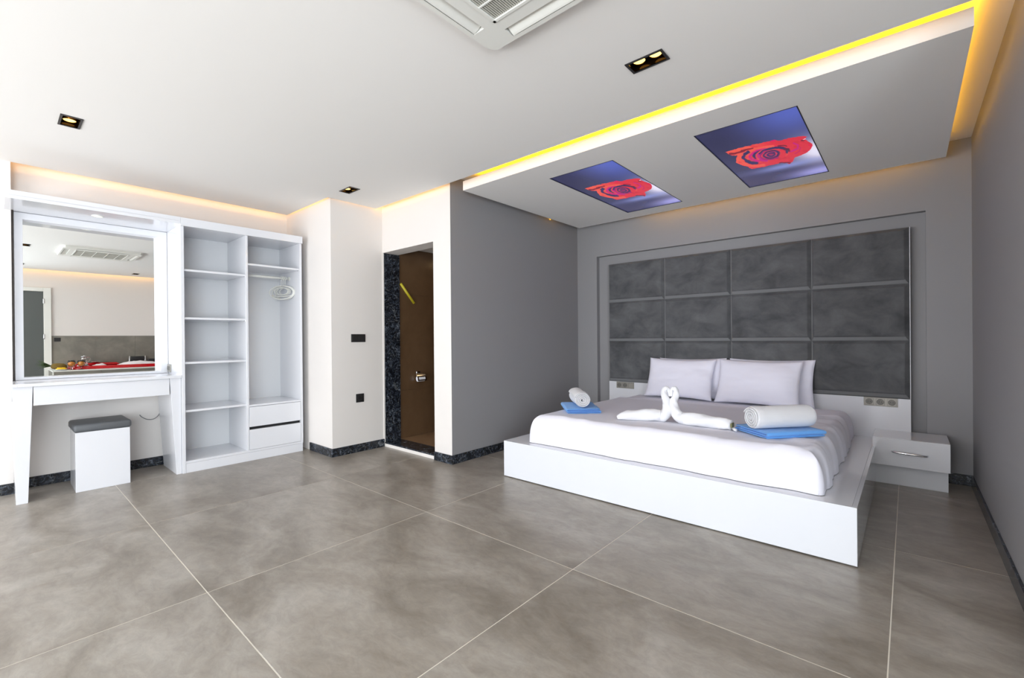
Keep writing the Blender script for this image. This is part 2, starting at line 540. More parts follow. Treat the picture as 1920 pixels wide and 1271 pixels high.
# LED strips lying on the dropped ceiling and the canopy
area_light('led_canopy_front', (-1.30, 2.775, CT + 0.008), 3.0, 0.03, 3.2, AMBER, (0, -0.15, 1))
area_light('led_canopy_middle', (-1.50, 2.775, CT + 0.012), 1.5, 0.03, 4.2, AMBER, (0, -0.15, 1))
area_light('led_ceiling_edge', (-1.34, 2.50, ZC + TH + 0.012), 3.0, 0.02, 0.9, (1.0, 0.48, 0.07), (0, 1, 0.15))
o = area_light('led_canopy_right', (0.172, 3.58, CT + 0.008), 0.02, 1.75, 1.6, AMBER, (0.0, 0, 1))
o.rotation_euler = (PI, 0, math.radians(1.6))
area_light('led_canopy_back', (-1.0, 4.505, CT + 0.025), 2.2, 0.02, 3.0, AMBER, (0, 0.4, 1))
area_light('led_canopy_left', (-2.84, 4.1, CT + 0.02), 0.02, 0.7, 0.5, AMBER, (-0.4, 0, 1))
area_light('led_left_wall', (-4.872, 1.06, ZC + TH + 0.021), 1.95, 0.006, 0.95, (1.0, 0.50, 0.14), (-1, 0, 0.1))
area_light('led_left_wall_spill', (-4.95, 1.06, ZC + 0.028), 1.95, 0.01, 0.30, (1.0, 0.52, 0.16), (-0.6, 0, -1))
area_light('led_column', (-4.50, 2.012, ZC + TH + 0.012), 0.8, 0.02, 0.7, WARM, (0, 1, 0.2))
area_light('led_column_side', (-4.0, 2.36, ZC + TH + 0.012), 0.5, 0.02, 0.3, WARM, (-1, 0, 0.2))
area_light('led_door_wall', (-3.50, 2.515, ZC + TH + 0.012), 0.95, 0.02, 0.6, WARM, (0, 1, 0.2))
area_light('led_tub_wall', (1.862, 0.6, ZC + 0.034), 3.4, 0.02, 2.2, WARM, (1, 0, -0.5))

# ------------------------------------------------------------------ baseboards
BH = 0.078
structure('baseboard_left', boxm(XL, XL + 0.012, 0.105, 1.02, 0, BH), gran, bevel=0.002)
structure('baseboard_pier', MB().box(XPIER, XPIER + 0.012, YF, 0.104, 0, BH).box(XL + 0.012, XPIER, 0.092, 0.104, 0, BH), gran, bevel=0.002)
structure('baseboard_column', boxm(-4.50, XC + 0.012, YC - 0.012, YC, 0, BH), gran, bevel=0.002)
structure('baseboard_column_side', boxm(XC, XC + 0.012, YC, YD, 0, BH), gran, bevel=0.002)
structure('baseboard_door', boxm(-3.24, XG + 0.012, YD - 0.012, YD, 0, BH), gran, bevel=0.002)
structure('baseboard_bedside', boxm(XG, XG + 0.012, YD, YB, 0, BH), gran, bevel=0.002)
structure('baseboard_back', MB().box(XG + 0.012, RX0, YB - 0.012, YB, 0, BH).box(RX1, XR - 0.012, YB - 0.012, YB, 0, BH), gran, bevel=0.002)
structure('baseboard_right', boxm(XR - 0.012, XR, 2.1, YB, 0, BH), gran, bevel=0.002)

# doorway: marble lined jamb, threshold, white step edge
structure('trim_1', boxm(XC, XC + 0.012, YD + 0.012, 2.83, 0.036, 1.981), gran)            # marble jamb
structure('trim_2', boxm(XC, XC + 0.010, YD - 0.001, YD + 0.012, 0.03, 1.981), white_wall)   # plaster edge beside the jamb
structure('trim_3', boxm(XC + 0.004, -3.24, YD + 0.004, 2.83, 0.030, 0.045), gran, bevel=0.003)   # threshold slab
structure('trim_4', boxm(XC + 0.004, -3.24, YD + 0.006, 2.83, 0, 0.030), white_wall)
structure('trim_5', boxm(-3.252, -3.24, YD + 0.012, 2.83, 0.042, 1.981), gran)

# bathroom beyond the doorway
structure('floor_bathroom', boxm(XC - 0.1, -3.124, 2.83, 4.95, 0.0, 0.042), brown_floor)
wl = structure('wall_bathroom_left', boxm(XC - 0.1, XC - 0.008, 2.83, 4.95, 0.042, 2.07), brown_grout)
for k in range(4):
    for j in range(4):
        y0, z0 = 2.83 + k * 0.53, 0.042 + j * 0.51
        build('wall_tile', boxm(XC - 0.008, XC, y0 + 0.001, y0 + 0.529, z0 + 0.001, min(z0 + 0.509, 2.068)), brown_tile, wl)
structure('wall_bathroom_back', boxm(XC, -3.124, 4.85, 4.95, 0.042, 2.07), brown_tile)
structure('wall_bathroom_right', boxm(-3.134, -3.124, 2.83, 4.85, 0.042, 2.07), brown_tile)
structure('ceiling_bathroom', boxm(XC - 0.1, -3.124, 2.812, 4.95, 2.07, 2.12), ceil_paint)
area_light('bathroom_lamp', (-3.6, 3.9, 2.05), 0.35, 0.5, 1.7, (1.0, 0.64, 0.30), (0, 0, -1))

# glowing yellow streak painted for the LED reflection in the bathroom tiles
o = build('wall_reflection_glow', MB().tube([(XC + 0.014, 2.842, 1.686), (XC + 0.014, 3.012, 1.486)], 0.013, 12), reflection_glow, None, origin=(XC + 0.014, 2.93, 1.58), smooth=True)
tag(o, 'slanting yellow streak painted as an LED reflection on the brown wall inside the bathroom doorway', 'painted reflection')
# paper holder
t = thing('toilet_paper_holder', 'chrome toilet paper holder with cover on the brown bathroom wall', 'paper holder', (XC, 3.07, 0.68))
build('wall_plate', boxm(XC, XC + 0.008, 3.045, 3.095, 0.70, 0.745), chrome, t, bevel=0.003)
build('cover', MB().grid(lambda u, v: (XC + 0.012 + 0.062 * math.sin(u * PI * 0.55), 3.01 + v * 0.12, 0.655 + 0.068 * math.cos(u * PI * 0.55)), 10, 2), chrome, t, smooth=True)
build('paper_roll', MB().tube([(XC + 0.045, 3.028, 0.665), (XC + 0.045, 3.112, 0.665)], 0.030, 20), towel_white, t, smooth=False)
build('bar', MB().tube([(XC + 0.008, 3.07, 0.72), (XC + 0.02, 3.07, 0.715)], 0.008, 8), chrome, t)

# ------------------------------------------------------------------ light switch and sockets on the column
t = thing('light_switch', 'black double light switch plate on the white column, above the socket', 'switch', (XC, 2.352, 1.11))
build('plate', boxm(XC, XC + 0.008, 2.276, 2.428, 1.072, 1.150), dark_plastic, t, bevel=0.003)
for y in (2.287, 2.354):
    build('rocker', MB().hexa([(XC + 0.008, y, 1.082), (XC + 0.014, y, 1.082), (XC + 0.014, y + 0.063, 1.082), (XC + 0.008, y + 0.063, 1.082),
                               (XC + 0.008, y, 1.14), (XC + 0.010, y, 1.14), (XC + 0.010, y + 0.063, 1.14), (XC + 0.008, y + 0.063, 1.14)]), dark_plastic, t, bevel=0.0015)
t = thing('wall_socket', 'black single wall socket low on the white column beside the bathroom doorway', 'socket', (XC, 2.364, 0.525))
build('plate', boxm(XC, XC + 0.008, 2.322, 2.407, 0.483, 0.566), dark_plastic, t, bevel=0.003)


def ring_x(x, y, z, r0, r1, d, n=20):
    mb = MB()
    o = 0
    prof = [(r1, 0.0), (r1, d), (r0, d), (r0 * 0.96, -d * 0.2)]
    vs = []
    for r, h in prof:
        for k in range(n):
            a = 2 * PI * k / n
            vs.append((x + h, y + r * math.cos(a), z + r * math.sin(a)))
    fs = []
    for j in range(3):
        for k in range(n):
            k2 = (k + 1) % n
            fs.append((j * n + k, j * n + k2, (j + 1) * n + k2, (j + 1) * n + k))
    fs.append(tuple(3 * n + k for k in range(n)))
    mb.add(vs, fs)
    return mb


build('socket_insert', ring_x(XC + 0.008, 2.364, 0.525, 0.021, 0.026, 0.004), dark_plastic, t, smooth=False)
for dy in (-0.0095, 0.0095):
    build('pin_hole', MB().tube([(XC + 0.0075, 2.364 + dy, 0.525), (XC + 0.0095, 2.364 + dy, 0.525)], 0.003, 8), dark_gap, t)

# ------------------------------------------------------------------ recessed twin downlights
def downlight(x, y, label):
    t = thing('recessed_downlight', label, 'downlight', (x, y, ZC), group='twin recessed downlights in the dropped ceiling')
    w, d = 0.092, 0.049
    wi, di = 0.080, 0.038
    z = ZC - 0.004
    mb = MB()
    for a, b_, c, e_ in ((-w, w, -d, -di), (-w, w, di, d), (-w, -wi, -di, di), (wi, w, -di, di)):
        mb.box(x + a, x + b_, y + c, y + e_, z, ZC)
    build('bezel', mb, dark_plastic, t)
    zt = ZC + 0.075
    hb = MB()
    hb.add([(x - wi, y - di, z), (x + wi, y - di, z), (x + wi, y + di, z), (x - wi, y + di, z), (x - wi, y - di, zt), (x + wi, y - di, zt), (x + wi, y + di, zt), (x - wi, y + di, zt)],
           [(0, 1, 5, 4), (1, 2, 6, 5), (2, 3, 7, 6), (3, 0, 4, 7), (7, 6, 5, 4)])
    build('housing', hb, mat('glossy dark bronze housing', (52, 34, 16), 0.14, metal=0.85), t)
    for s in (-1, 1):
        c = (x + s * 0.041, y, ZC)
        build('reflector', MB().lathe([(0.030, 0.018), (0.033, 0.022), (0.033, 0.074)], c, 24, cap=False), gold_refl, t, smooth=True)
        build('lamp', MB().lathe([(0.0, 0.019), (0.027, 0.0195), (0.030, 0.022)], c, 24, cap=False), amber_lamp, t, smooth=True)
    return t


first = None
for x, y, lab, _ in LIGHTS:
    if first is None:
        first = downlight(x, y, lab)
    else:
        dup(first, (x, y, ZC), (0, 0, 0), lab)

# ------------------------------------------------------------------ ceiling cassette air conditioner
ax0, ax1, ay0, ay1 = -1.395, -0.535, 0.625, 1.485
acx, acy = (ax0 + ax1) / 2, (ay0 + ay1) / 2
t = thing('air_conditioner', 'white square ceiling cassette air conditioner with slatted centre grille', 'air conditioner', (acx, acy, ZC))
H2 = 0.43
zt, zb = ZC, ZC - 0.035
oct_o = [(-H2 + 0.03, -H2), (H2 - 0.03, -H2), (H2, -H2 + 0.03), (H2, H2 - 0.03), (H2 - 0.03, H2), (-H2 + 0.03, H2), (-H2, H2 - 0.03), (-H2, -H2 + 0.03)]
gi = 0.288
mb = MB()
k_in = 0.985
lou = []
vs = [(acx + px, acy + py, zt) for px, py in oct_o] + [(acx + px, acy + py, zb + 0.012) for px, py in oct_o] + [(acx + px * k_in, acy + py * k_in, zb) for px, py in oct_o]
fs = [(i, (i + 1) % 8, 8 + (i + 1) % 8, 8 + i) for i in range(8)] + [(8 + i, 8 + (i + 1) % 8, 16 + (i + 1) % 8, 16 + i) for i in range(8)]
mb.add(vs, fs)
# underside as a frame of plates leaving four louvre slots and the centre grille open
k = H2 * k_in
si, so, sl = 0.345, 0.403, 0.285


def plate(a, b_, c, d):
    mb.add([(acx + a, acy + c, zb), (acx + b_, acy + c, zb), (acx + b_, acy + d, zb), (acx + a, acy + d, zb)], [(3, 2, 1, 0)])


q = k
mb.add([(acx + px * k_in, acy + py * k_in, zb) for px, py in (oct_o[7], oct_o[0])] + [(acx - sl, acy - q, zb), (acx - sl, acy - sl, zb), (acx - q, acy - sl, zb)], [(0, 4, 3, 2, 1)])
mb.add([(acx + px * k_in, acy + py * k_in, zb) for px, py in (oct_o[1], oct_o[2])] + [(acx + q, acy - sl, zb), (acx + sl, acy - sl, zb), (acx + sl, acy - q, zb)], [(0, 4, 3, 2, 1)])
mb.add([(acx + px * k_in, acy + py * k_in, zb) for px, py in (oct_o[3], oct_o[4])] + [(acx + sl, acy + q, zb), (acx + sl, acy + sl, zb), (acx + q, acy + sl, zb)], [(0, 4, 3, 2, 1)])
mb.add([(acx + px * k_in, acy + py * k_in, zb) for px, py in (oct_o[5], oct_o[6])] + [(acx - q, acy + sl, zb), (acx - sl, acy + sl, zb), (acx - sl, acy + q, zb)], [(0, 4, 3, 2, 1)])
plate(-sl, sl, -q, -so); plate(-sl, sl, so, q); plate(-q, -so, -sl, sl); plate(so, q, -sl, sl)
plate(-sl, sl, -si, -gi); plate(-sl, sl, gi, si); plate(-si, -gi, -sl, sl); plate(gi, si, -sl, sl)
# slot linings (recessed air outlets)
for sgn in (-1, 1):
    for axis in (0, 1):
        pts = [(-sl, sgn * si), (sl, sgn * si), (sl, sgn * so), (-sl, sgn * so)]
        if axis:
            pts = [(b_, a) for a, b_ in pts]
        lo = [(acx + a, acy + b_, zb) for a, b_ in pts]
        hi = [(acx + a, acy + b_, zb + 0.028) for a, b_ in pts]
        mb.add(lo + hi, [(0, 1, 5, 4), (1, 2, 6, 5), (2, 3, 7, 6), (3, 0, 4, 7), (4, 5, 6, 7)])
build('housing', mb, white_plastic, t)
for sgn in (-1, 1):
    for axis in (0, 1):
        lm = MB()

        def lf(u, v, sgn=sgn, axis=axis):
            a = -sl + 0.006 + u * (2 * sl - 0.012)
            b_ = sgn * (si + 0.006 + v * (so - si - 0.012))
            h = zb - 0.002 + 0.020 * (1 - v) ** 1.5
            p = (a, b_) if axis == 0 else (b_, a)
            return (acx + p[0], acy + p[1], h)
        lm.grid(lf, 1, 8)
        build('louvre', lm, white_plastic, t, smooth=True)
# centre grille: rim, backing, bars, slats
gm = MB()
for a, b_, c, d in ((-gi, gi, -gi, -gi + 0.012), (-gi, gi, gi - 0.012, gi), (-gi, -gi + 0.012, -gi, gi), (gi - 0.012, gi, -gi, gi)):
    gm.box(acx + a, acx + b_, acy + c, acy + d, zb - 0.003, zb + 0.012)
build('grille_frame', gm, white_plastic, t)
build('grille_back', MB().add([(acx - gi, acy - gi, zb + 0.014), (acx + gi, acy - gi, zb + 0.014), (acx + gi, acy + gi, zb + 0.014), (acx - gi, acy + gi, zb + 0.014)], [(3, 2, 1, 0)]), grille_grey, t)
for b_ in (-0.19, -0.065, 0.065, 0.19):
    build('grille_bar', boxm(acx - gi + 0.012, acx + gi - 0.012, acy + b_ - 0.003, acy + b_ + 0.003, zb - 0.0005, zb + 0.008), white_plastic, t)
slat_me = None
ns = 58
for i in range(ns):
    x = -gi + 0.018 + (2 * gi - 0.036) * i / (ns - 1)
    if slat_me is None:
        so_ = build('slat', MB().box(acx - 0.0021, acx + 0.0021, acy - gi + 0.012, acy + gi - 0.012, zb + 0.002, zb + 0.010), mat('grey filter slat', (196, 194, 185), 0.6), t)
        slat_me = so_
        so_.location.x = x
    else:
        c = slat_me.copy()
        col.objects.link(c)
        c.location.x = x

# ------------------------------------------------------------------ rose pictures in the canopy
def smooth(a, b_, x):
    k_ = max(0.0, min(1.0, (x - a) / (b_ - a)))
    return k_ * k_ * (3 - 2 * k_)


def mixc(a, b_, f):
    f = max(0.0, min(1.0, f))
    return tuple(x + (y - x) * f for x, y in zip(a, b_))


def art_xy(s, t_):
    """panel position (0..1 across, 0..1 along) to drawing units of the print"""
    w = -0.129 * s + 0.352 * t_ + 1.0
    return (1068.309 * s + 951.569 * t_ + 130.438) / w, (-381.026 * s + 1006.583 * t_ + 478.329) / w


def print_ground(s, t_):
    c = (58, 60, 100)
    c = mixc(c, (88, 102, 186), math.exp(-(((s - 0.95) / 0.50) ** 2 + ((t_ - 0.02) / 0.28) ** 2)))
    c = mixc(c, (50, 50, 82), math.exp(-(((s - 0.12) / 0.35) ** 2 + ((t_ - 0.15) / 0.35) ** 2)) * 0.9)
    c = mixc(c, (238, 234, 255), math.exp(-(((s - 1.05) / 0.32) ** 2 + ((t_ - 0.60) / 0.20) ** 2)) * 1.15)
    c = mixc(c, (150, 165, 235), math.exp(-(((s - 0.55) / 0.42) ** 2 + ((t_ - 0.74) / 0.055) ** 2)) * 0.75)
    c = mixc(c, (52, 54, 96), math.exp(-(((s - 0.45) / 0.40) ** 2 + ((t_ - 0.845) / 0.05) ** 2)) * 0.8)
    c = mixc(c, (172, 172, 242), math.exp(-(((s - 0.95) / 0.40) ** 2 + ((t_ - 0.95) / 0.09) ** 2)) * 0.95)
    c = mixc(c, (60, 58, 98), math.exp(-(((s - 0.15) / 0.25) ** 2 + ((t_ - 0.90) / 0.2) ** 2)) * 0.7)
    return c


ROSE = [(515, 675), (640, 640), (800, 600), (900, 575), (1050, 545), (1090, 530), (1160, 540), (1300, 505), (1440, 485), (1490, 495), (1475, 515), (1510, 550), (1555, 575),
        (1560, 610), (1520, 660), (1480, 690), (1400, 720), (1350, 740), (1320, 790), (1285, 820), (1230, 805), (1180, 810), (1100, 825), (950, 855), (830, 880), (780, 850),
        (700, 830), (640, 800), (640, 750), (660, 715), (600, 720), (550, 705)]
RED, ORANGE, MAGENTA, NAVY, PLUM, WINE = (218, 44, 66), (240, 88, 74), (200, 24, 122), (50, 42, 96), (112, 34, 96), (132, 30, 52)


def ell(cx, cy, rx, ry, a0, a1, n=18, tilt=-0.16):
    out = []
    for i in range(n + 1):
        a = math.radians(a0 + (a1 - a0) * i / n)
        x, y = rx * math.cos(a), ry * math.sin(a)
        out.append((cx + x * math.cos(tilt) - y * math.sin(tilt), cy + x * math.sin(tilt) + y * math.cos(tilt)))
    return out


# painted petals: (line, half width, colour), later ones lie on top
STROKES = [
    ([(560, 700), (640, 690), (720, 665), (800, 640)], 12, WINE),
    ([(530, 678), (640, 652), (760, 625)], 11, ORANGE),
    ([(655, 800), (655, 760), (690, 715), (770, 670), (870, 636), (1000, 612), (1090, 606)], 13, ORANGE),
    ([(700, 660), (760, 648), (840, 630)], 9, WINE),
    ([(790, 675), (742, 705), (728, 745), (765, 785), (830, 806), (890, 808)], 18, NAVY),
    ([(720, 800), (790, 835), (880, 845), (980, 830)], 13, ORANGE),
    ([(985, 640), (900, 660), (830, 695), (800, 730), (835, 768), (910, 786)], 13, MAGENTA),
    ([(950, 668), (890, 685), (852, 715), (872, 742)], 17, NAVY),
    ([(960, 668), (905, 700), (890, 735), (930, 765), (1010, 775)], 17, (188, 22, 130)),
    (ell(1075, 700, 195, 76, 150, 395), 8, (226, 70, 70)),
    (ell(1090, 690, 165, 62, 200, 375), 14, NAVY),
    (ell(1065, 705, 138, 56, 60, 250), 9, (160, 24, 110)),
    (ell(1065, 703, 112, 46, 0, 360), 8, (210, 50, 70)),
    (ell(1065, 705, 92, 38, 0, 360), 13, (72, 34, 92)),
    (ell(1062, 705, 66, 28, 20, 340), 7, (190, 50, 96)),
    (ell(1062, 706, 44, 19, 0, 360), 10, (58, 40, 100)),
    (ell(1060, 706, 20, 8, 0, 360), 7, (150, 40, 92)),
    ([(1145, 604), (1200, 596), (1245, 602)], 8, WINE),
    ([(1225, 640), (1275, 640), (1280, 660)], 12, (96, 30, 60)),
    ([(1335, 570), (1382, 590), (1378, 635), (1300, 668)], 11, MAGENTA),
    ([(1415, 625), (1400, 668), (1345, 695)], 8, (204, 24, 90)),
    ([(1425, 540), (1455, 535)], 9, WINE),
    ([(1515, 590), (1550, 600), (1530, 640)], 10, (226, 20, 70)),
    ([(1060, 545), (1110, 538)], 9, (214, 20, 96)),
    ([(1170, 806), (1245, 800), (1290, 806)], 8, (120, 30, 62)),
    ([(1480, 512), (1452, 526)], 4, (250, 200, 210)),
]


def in_poly(x, y, P):
    c = False
    j = len(P) - 1
    for i in range(len(P)):
        if (P[i][1] > y) != (P[j][1] > y) and x < (P[j][0] - P[i][0]) * (y - P[i][1]) / (P[j][1] - P[i][1]) + P[i][0]:
            c = not c
        j = i
    return c


def seg_d(x, y, a, b_):
    dx, dy = b_[0] - a[0], b_[1] - a[1]
    k_ = max(0.0, min(1.0, ((x - a[0]) * dx + (y - a[1]) * dy) / (dx * dx + dy * dy + 1e-9)))
    return math.hypot(x - a[0] - k_ * dx, y - a[1] - k_ * dy)


BOX = [(min(p[0] for p in l) - w * 1.6, max(p[0] for p in l) + w * 1.6, min(p[1] for p in l) - w * 1.6, max(p[1] for p in l) + w * 1.6) for l, w, c in STROKES]


def rose_art(s, t_):
    x, y = art_xy(s, t_)
    if not (510 < x < 1570 and 480 < y < 885):
        return print_ground(s, t_)
    wx, wy = x + 10 * fbm(x / 60, y / 40, 1.0, 3), y + 6 * fbm(x / 60, y / 40, 5.0, 3)
    if not in_poly(wx, wy, ROSE):
        return print_ground(s, t_)
    c = mixc(ORANGE, RED, smooth(700, 1050, x + 0.6 * (y - 700)))
    c = mixc(c, (196, 30, 56), 0.5 * smooth(0.1, 0.6, fbm(x / 110, y / 45, 9.0, 3)))
    for (l, w, col_), bx in zip(STROKES, BOX):
        if bx[0] < wx < bx[1] and bx[2] < wy < bx[3]:
            dd = min(seg_d(wx, wy, l[i], l[i + 1]) for i in range(len(l) - 1))
            c = mixc(c, col_, 1 - smooth(w * 0.6, w * 1.35, dd))
    return c


NU, NV = 150, 320
me = bpy.data.meshes.new('picture')
vs = [(-0.2845 + 0.569 * i / NU, -0.6775 + 1.355 * j / NV, 0.0) for j in range(NV + 1) for i in range(NU + 1)]
fs = [(j * (NU + 1) + i, (j + 1) * (NU + 1) + i, (j + 1) * (NU + 1) + i + 1, j * (NU + 1) + i + 1) for j in range(NV) for i in range(NU)]
me.from_pydata(vs, [], fs)
at = me.color_attributes.new('print', 'FLOAT_COLOR', 'POINT')
vals = []
for j in range(NV + 1):
    for i in range(NU + 1):
        vals += lin(rose_art(i / NU, j / NV))
at.data.foreach_set('color', vals)
pm = bpy.data.materials.new('backlit printed panel'); pm.use_nodes = True
nt = pm.node_tree; b = nt.nodes['Principled BSDF']
an = nt.nodes.new('ShaderNodeAttribute'); an.attribute_name = 'print'
nt.links.new(an.outputs['Color'], b.inputs['Base Color']); nt.links.new(an.outputs['Color'], b.inputs['Emission Color'])
b.inputs['Emission Strength'].default_value = 0.65
b.inputs['Roughness'].default_value = 0.25
me.materials.append(pm)
frame_dark = mat('thin dark frame', (26, 28, 40), 0.4)
for k, ((a, b_), lab) in enumerate(zip(ART, ('backlit red rose picture in the canopy, the one nearer the bathroom doorway', 'backlit red rose picture in the canopy, the one nearer the right wall'))):
    cx, cy = (a + b_) / 2, (AY0 + AY1) / 2
    t = thing('rose_picture', lab, 'picture', (cx, cy, ZP), group='rose pictures in the canopy')
    o = bpy.data.objects.new('picture', me)
    col.objects.link(o); o.parent = t; o.location = (0, 0, 0.004); WL[o] = WL[t]
    fm = MB()
    hw, hd, e_ = (b_ - a) / 2, (AY1 - AY0) / 2, 0.006
    for q in ((-hw, hw, -hd, -hd + e_), (-hw, hw, hd - e_ * 0.3, hd), (-hw, -hw + e_ * 0.6, -hd, hd), (hw - e_, hw, -hd, hd)):
        fm.box(cx + q[0], cx + q[1], cy + q[2], cy + q[3], ZP - 0.001, ZP + 0.02)
    build('picture_frame', fm, frame_dark, t)

# ------------------------------------------------------------------ wardrobe, open fronted
WX0, WX1 = XL + 0.002, -4.516
WY0, WY1 = 1.022, 2.016
t = thing('open_wardrobe', 'tall white open wardrobe with shelves, hanging rail and two drawers', 'wardrobe', (-4.77, 1.52, 0))
bv = 0.0015
build('side_panel', boxm(WX0, WX1, WY0, WY0 + 0.024, 0, 2.05), lacquer, t, bevel=bv)
build('side_panel', boxm(WX0, WX1 - 0.002, WY1 - 0.020, WY1, 0.078, 2.05), lacquer, t, bevel=bv)
build('divider', boxm(WX0 + 0.014, WX1 - 0.003, 1.511, 1.530, 0.098, 2.05), lacquer, t, bevel=bv)
build('back_panel', boxm(WX0, WX0 + 0.012, WY0 + 0.024, WY1 - 0.02, 0.078, 2.05), melamine, t)
build('top_panel', boxm(WX0, WX1 + 0.012, WY0, WY1 + 0.004, 2.05, 2.118), lacquer, t, bevel=bv)
build('plinth', boxm(WX0 + 0.03, WX1 - 0.002, WY0 + 0.025, WY1 - 0.004, 0, 0.077), lacquer, t, bevel=bv)
build('bottom_shelf', boxm(WX0 + 0.012, WX1 - 0.004, WY0 + 0.024, WY1 - 0.02, 0.078, 0.098), lacquer, t, bevel=bv)
for z in (1.680, 1.278, 0.905, 0.503):
    s_ = build('shelf', boxm(WX0 + 0.012, WX1 - 0.012, WY0 + 0.0245, 1.5105, z, z + 0.017), lacquer, t, bevel=bv)
    build('shelf_clip', boxm(WX1 - 0.04, WX1 - 0.020, 1.504, 1.5108, z - 0.006, z), chrome, s_)
s_ = build('shelf', boxm(WX0 + 0.012, WX1 - 0.012, 1.5305, WY1 - 0.0205, 1.785, 1.802), lacquer, t, bevel=bv)
build('shelf_clip', boxm(WX1 - 0.04, WX1 - 0.020, WY1 - 0.028, WY1 - 0.0205, 1.779, 1.785), chrome, s_)
build('shelf', boxm(WX0 + 0.012, WX1 - 0.004, 1.5305, WY1 - 0.0205, 0.492, 0.509), lacquer, t, bevel=bv)
build('hanging_rail', MB().tube([(-4.755, 1.531, 1.722), (-4.755, WY1 - 0.021, 1.722)], 0.0125, 16), white_plastic, t, smooth=True)
for y in (1.531, WY1 - 0.027):
    build('rail_bracket', MB().tube([(-4.755, y, 1.722), (-4.755, y + 0.006, 1.722)], 0.020, 16), white_plastic, t)
for z0, z1 in ((0.308, 0.489), (0.100, 0.282)):
    build('drawer', boxm(WX1 - 0.30, WX1 - 0.001, 1.5325, WY1 - 0.0225, z0, z1), lacquer, t, bevel=bv)
build('finger_gap', boxm(WX1 - 0.30, WX1 - 0.03, 1.5325, WY1 - 0.0225, 0.282, 0.308), dark_gap, t)

# hangers clustered at the end of the rail
def hanger(y, rz, label):
    t = thing('clothes_hanger', label, 'hanger', (-4.755, y, 1.722), rz, 'white hangers on the wardrobe rail')
    hook = [(0.0165 * math.sin(a), 0, 0.0165 * math.cos(a)) for a in [math.radians(d) for d in range(-110, 181, 15)]]
    hook += [(0.0, 0, -0.03), (0.0, 0, -0.075)]
    m_ = MB().tube(hook, 0.0032, 8)
    build('hook', m_, white_plastic, t, local=True, smooth=True)
    N = 28
    loop = []
    for i in range(N + 1):
        a = 2 * PI * i / N + PI / 2
        x = 0.130 * math.cos(a)
        z = -0.145 + 0.068 * math.sin(a)
        loop.append((x, 0, z))
    build('shoulder_loop', MB().tube(loop, 0.0055, 8), white_plastic, t, local=True, smooth=True)
    bar = [(-0.108 + 0.216 * i / 10, 0, -0.178 - 0.006 * math.sin(PI * i / 10)) for i in range(11)]
    build('trouser_bar', MB().tube(bar, 0.0045, 8), white_plastic, t, local=True, smooth=True)
    inner = [(0.075 * math.cos(2 * PI * i / 20), 0, -0.132 + 0.036 * math.sin(2 * PI * i / 20)) for i in range(21)]
    build('inner_loop', MB().tube(inner, 0.004, 8), white_plastic, t, local=True, smooth=True)
    return t


h0 = hanger(1.915, math.radians(33), 'white plastic hanger on the rail, front one of the cluster')
dup(h0, (-4.755, 1.932, 1.722), (0, 0, math.radians(27)), 'white plastic hanger on the rail, middle one of the cluster')
dup(h0, (-4.755, 1.952, 1.722), (0, 0, math.radians(19)), 'white plastic hanger on the rail, closest to the wardrobe side')

# ------------------------------------------------------------------ overhead board with its spotlight
o = build('overhead_shelf', MB().box(WX0, WX1 + 0.012, 0.105, WY0 - 0.001, 2.085, 2.118).box(WX1 - 0.010, WX1 + 0.012, 0.058, WY0 - 0.001, 2.062, 2.086)
          .box(WX0, WX1 - 0.010, 0.105, WY0 - 0.001, 2.062, 2.085).box(XPIER + 0.001, WX1 + 0.012, 0.058, 0.105, 2.085, 2.118).box(XPIER + 0.001, WX1 - 0.010, 0.058, 0.105, 2.062, 2.085), lacquer, origin=(-4.75, 0.54, 2.06))
tag(o, 'white overhead board running above the mirror to the wardrobe top', 'shelf')
t = thing('spotlight', 'small round recessed spotlight under the white board above the mirror', 'spotlight', (-4.68, 0.535, 2.062))
build('trim_ring', MB().lathe([(0.036, 0), (0.036, -0.004), (0.026, -0.005), (0.025, 0)], (-4.68, 0.535, 2.062), 28, cap=False), white_plastic, t, smooth=True)
build('lens', MB().lathe([(0.0, -0.003), (0.0255, -0.0025)], (-4.68, 0.535, 2.062), 28, cap=False), puck_lamp, t, smooth=True)

# ------------------------------------------------------------------ mirror
t = thing('wall_mirror', 'large wall mirror in a white frame above the dressing table', 'mirror', (XL, 0.55, 0.82))
gx_ = -4.985
fx = -4.945
o_y0, o_y1, o_z0, o_z1 = 0.106, 1.020, 0.8175, 2.060
i_y0, i_y1, i_z0, i_z1 = 0.150, 0.968, 0.836, 2.012     # front inner edge
g_y0, g_y1, g_z0, g_z1 = 0.150, 0.935, 0.836, 2.000
def frame_loop(x, y0, y1, z0, z1):
    return [(x, y0, z0), (x, y1, z0), (x, y1, z1), (x, y0, z1)]
L = [frame_loop(XL, o_y0, o_y1, o_z0, o_z1), frame_loop(fx, o_y0, o_y1, o_z0, o_z1), frame_loop(fx, i_y0, i_y1, i_z0, i_z1), frame_loop(gx_, g_y0, g_y1, g_z0, g_z1)]
mb = MB()
fs = []
for a in range(3):
    for k in range(4):
        k2 = (k + 1) % 4
        fs.append((a * 4 + k, a * 4 + k2, (a + 1) * 4 + k2, (a + 1) * 4 + k))
mb.add([p for l in L for p in l], fs)
build('mirror_frame', mb, lacquer, t, bevel=0.0015)
build('mirror_glass', boxm(gx_ - 0.004, gx_ + 0.0004, g_y0 - 0.004, g_y1 + 0.004, g_z0 - 0.004, g_z1 + 0.004), mirror_glass, t)

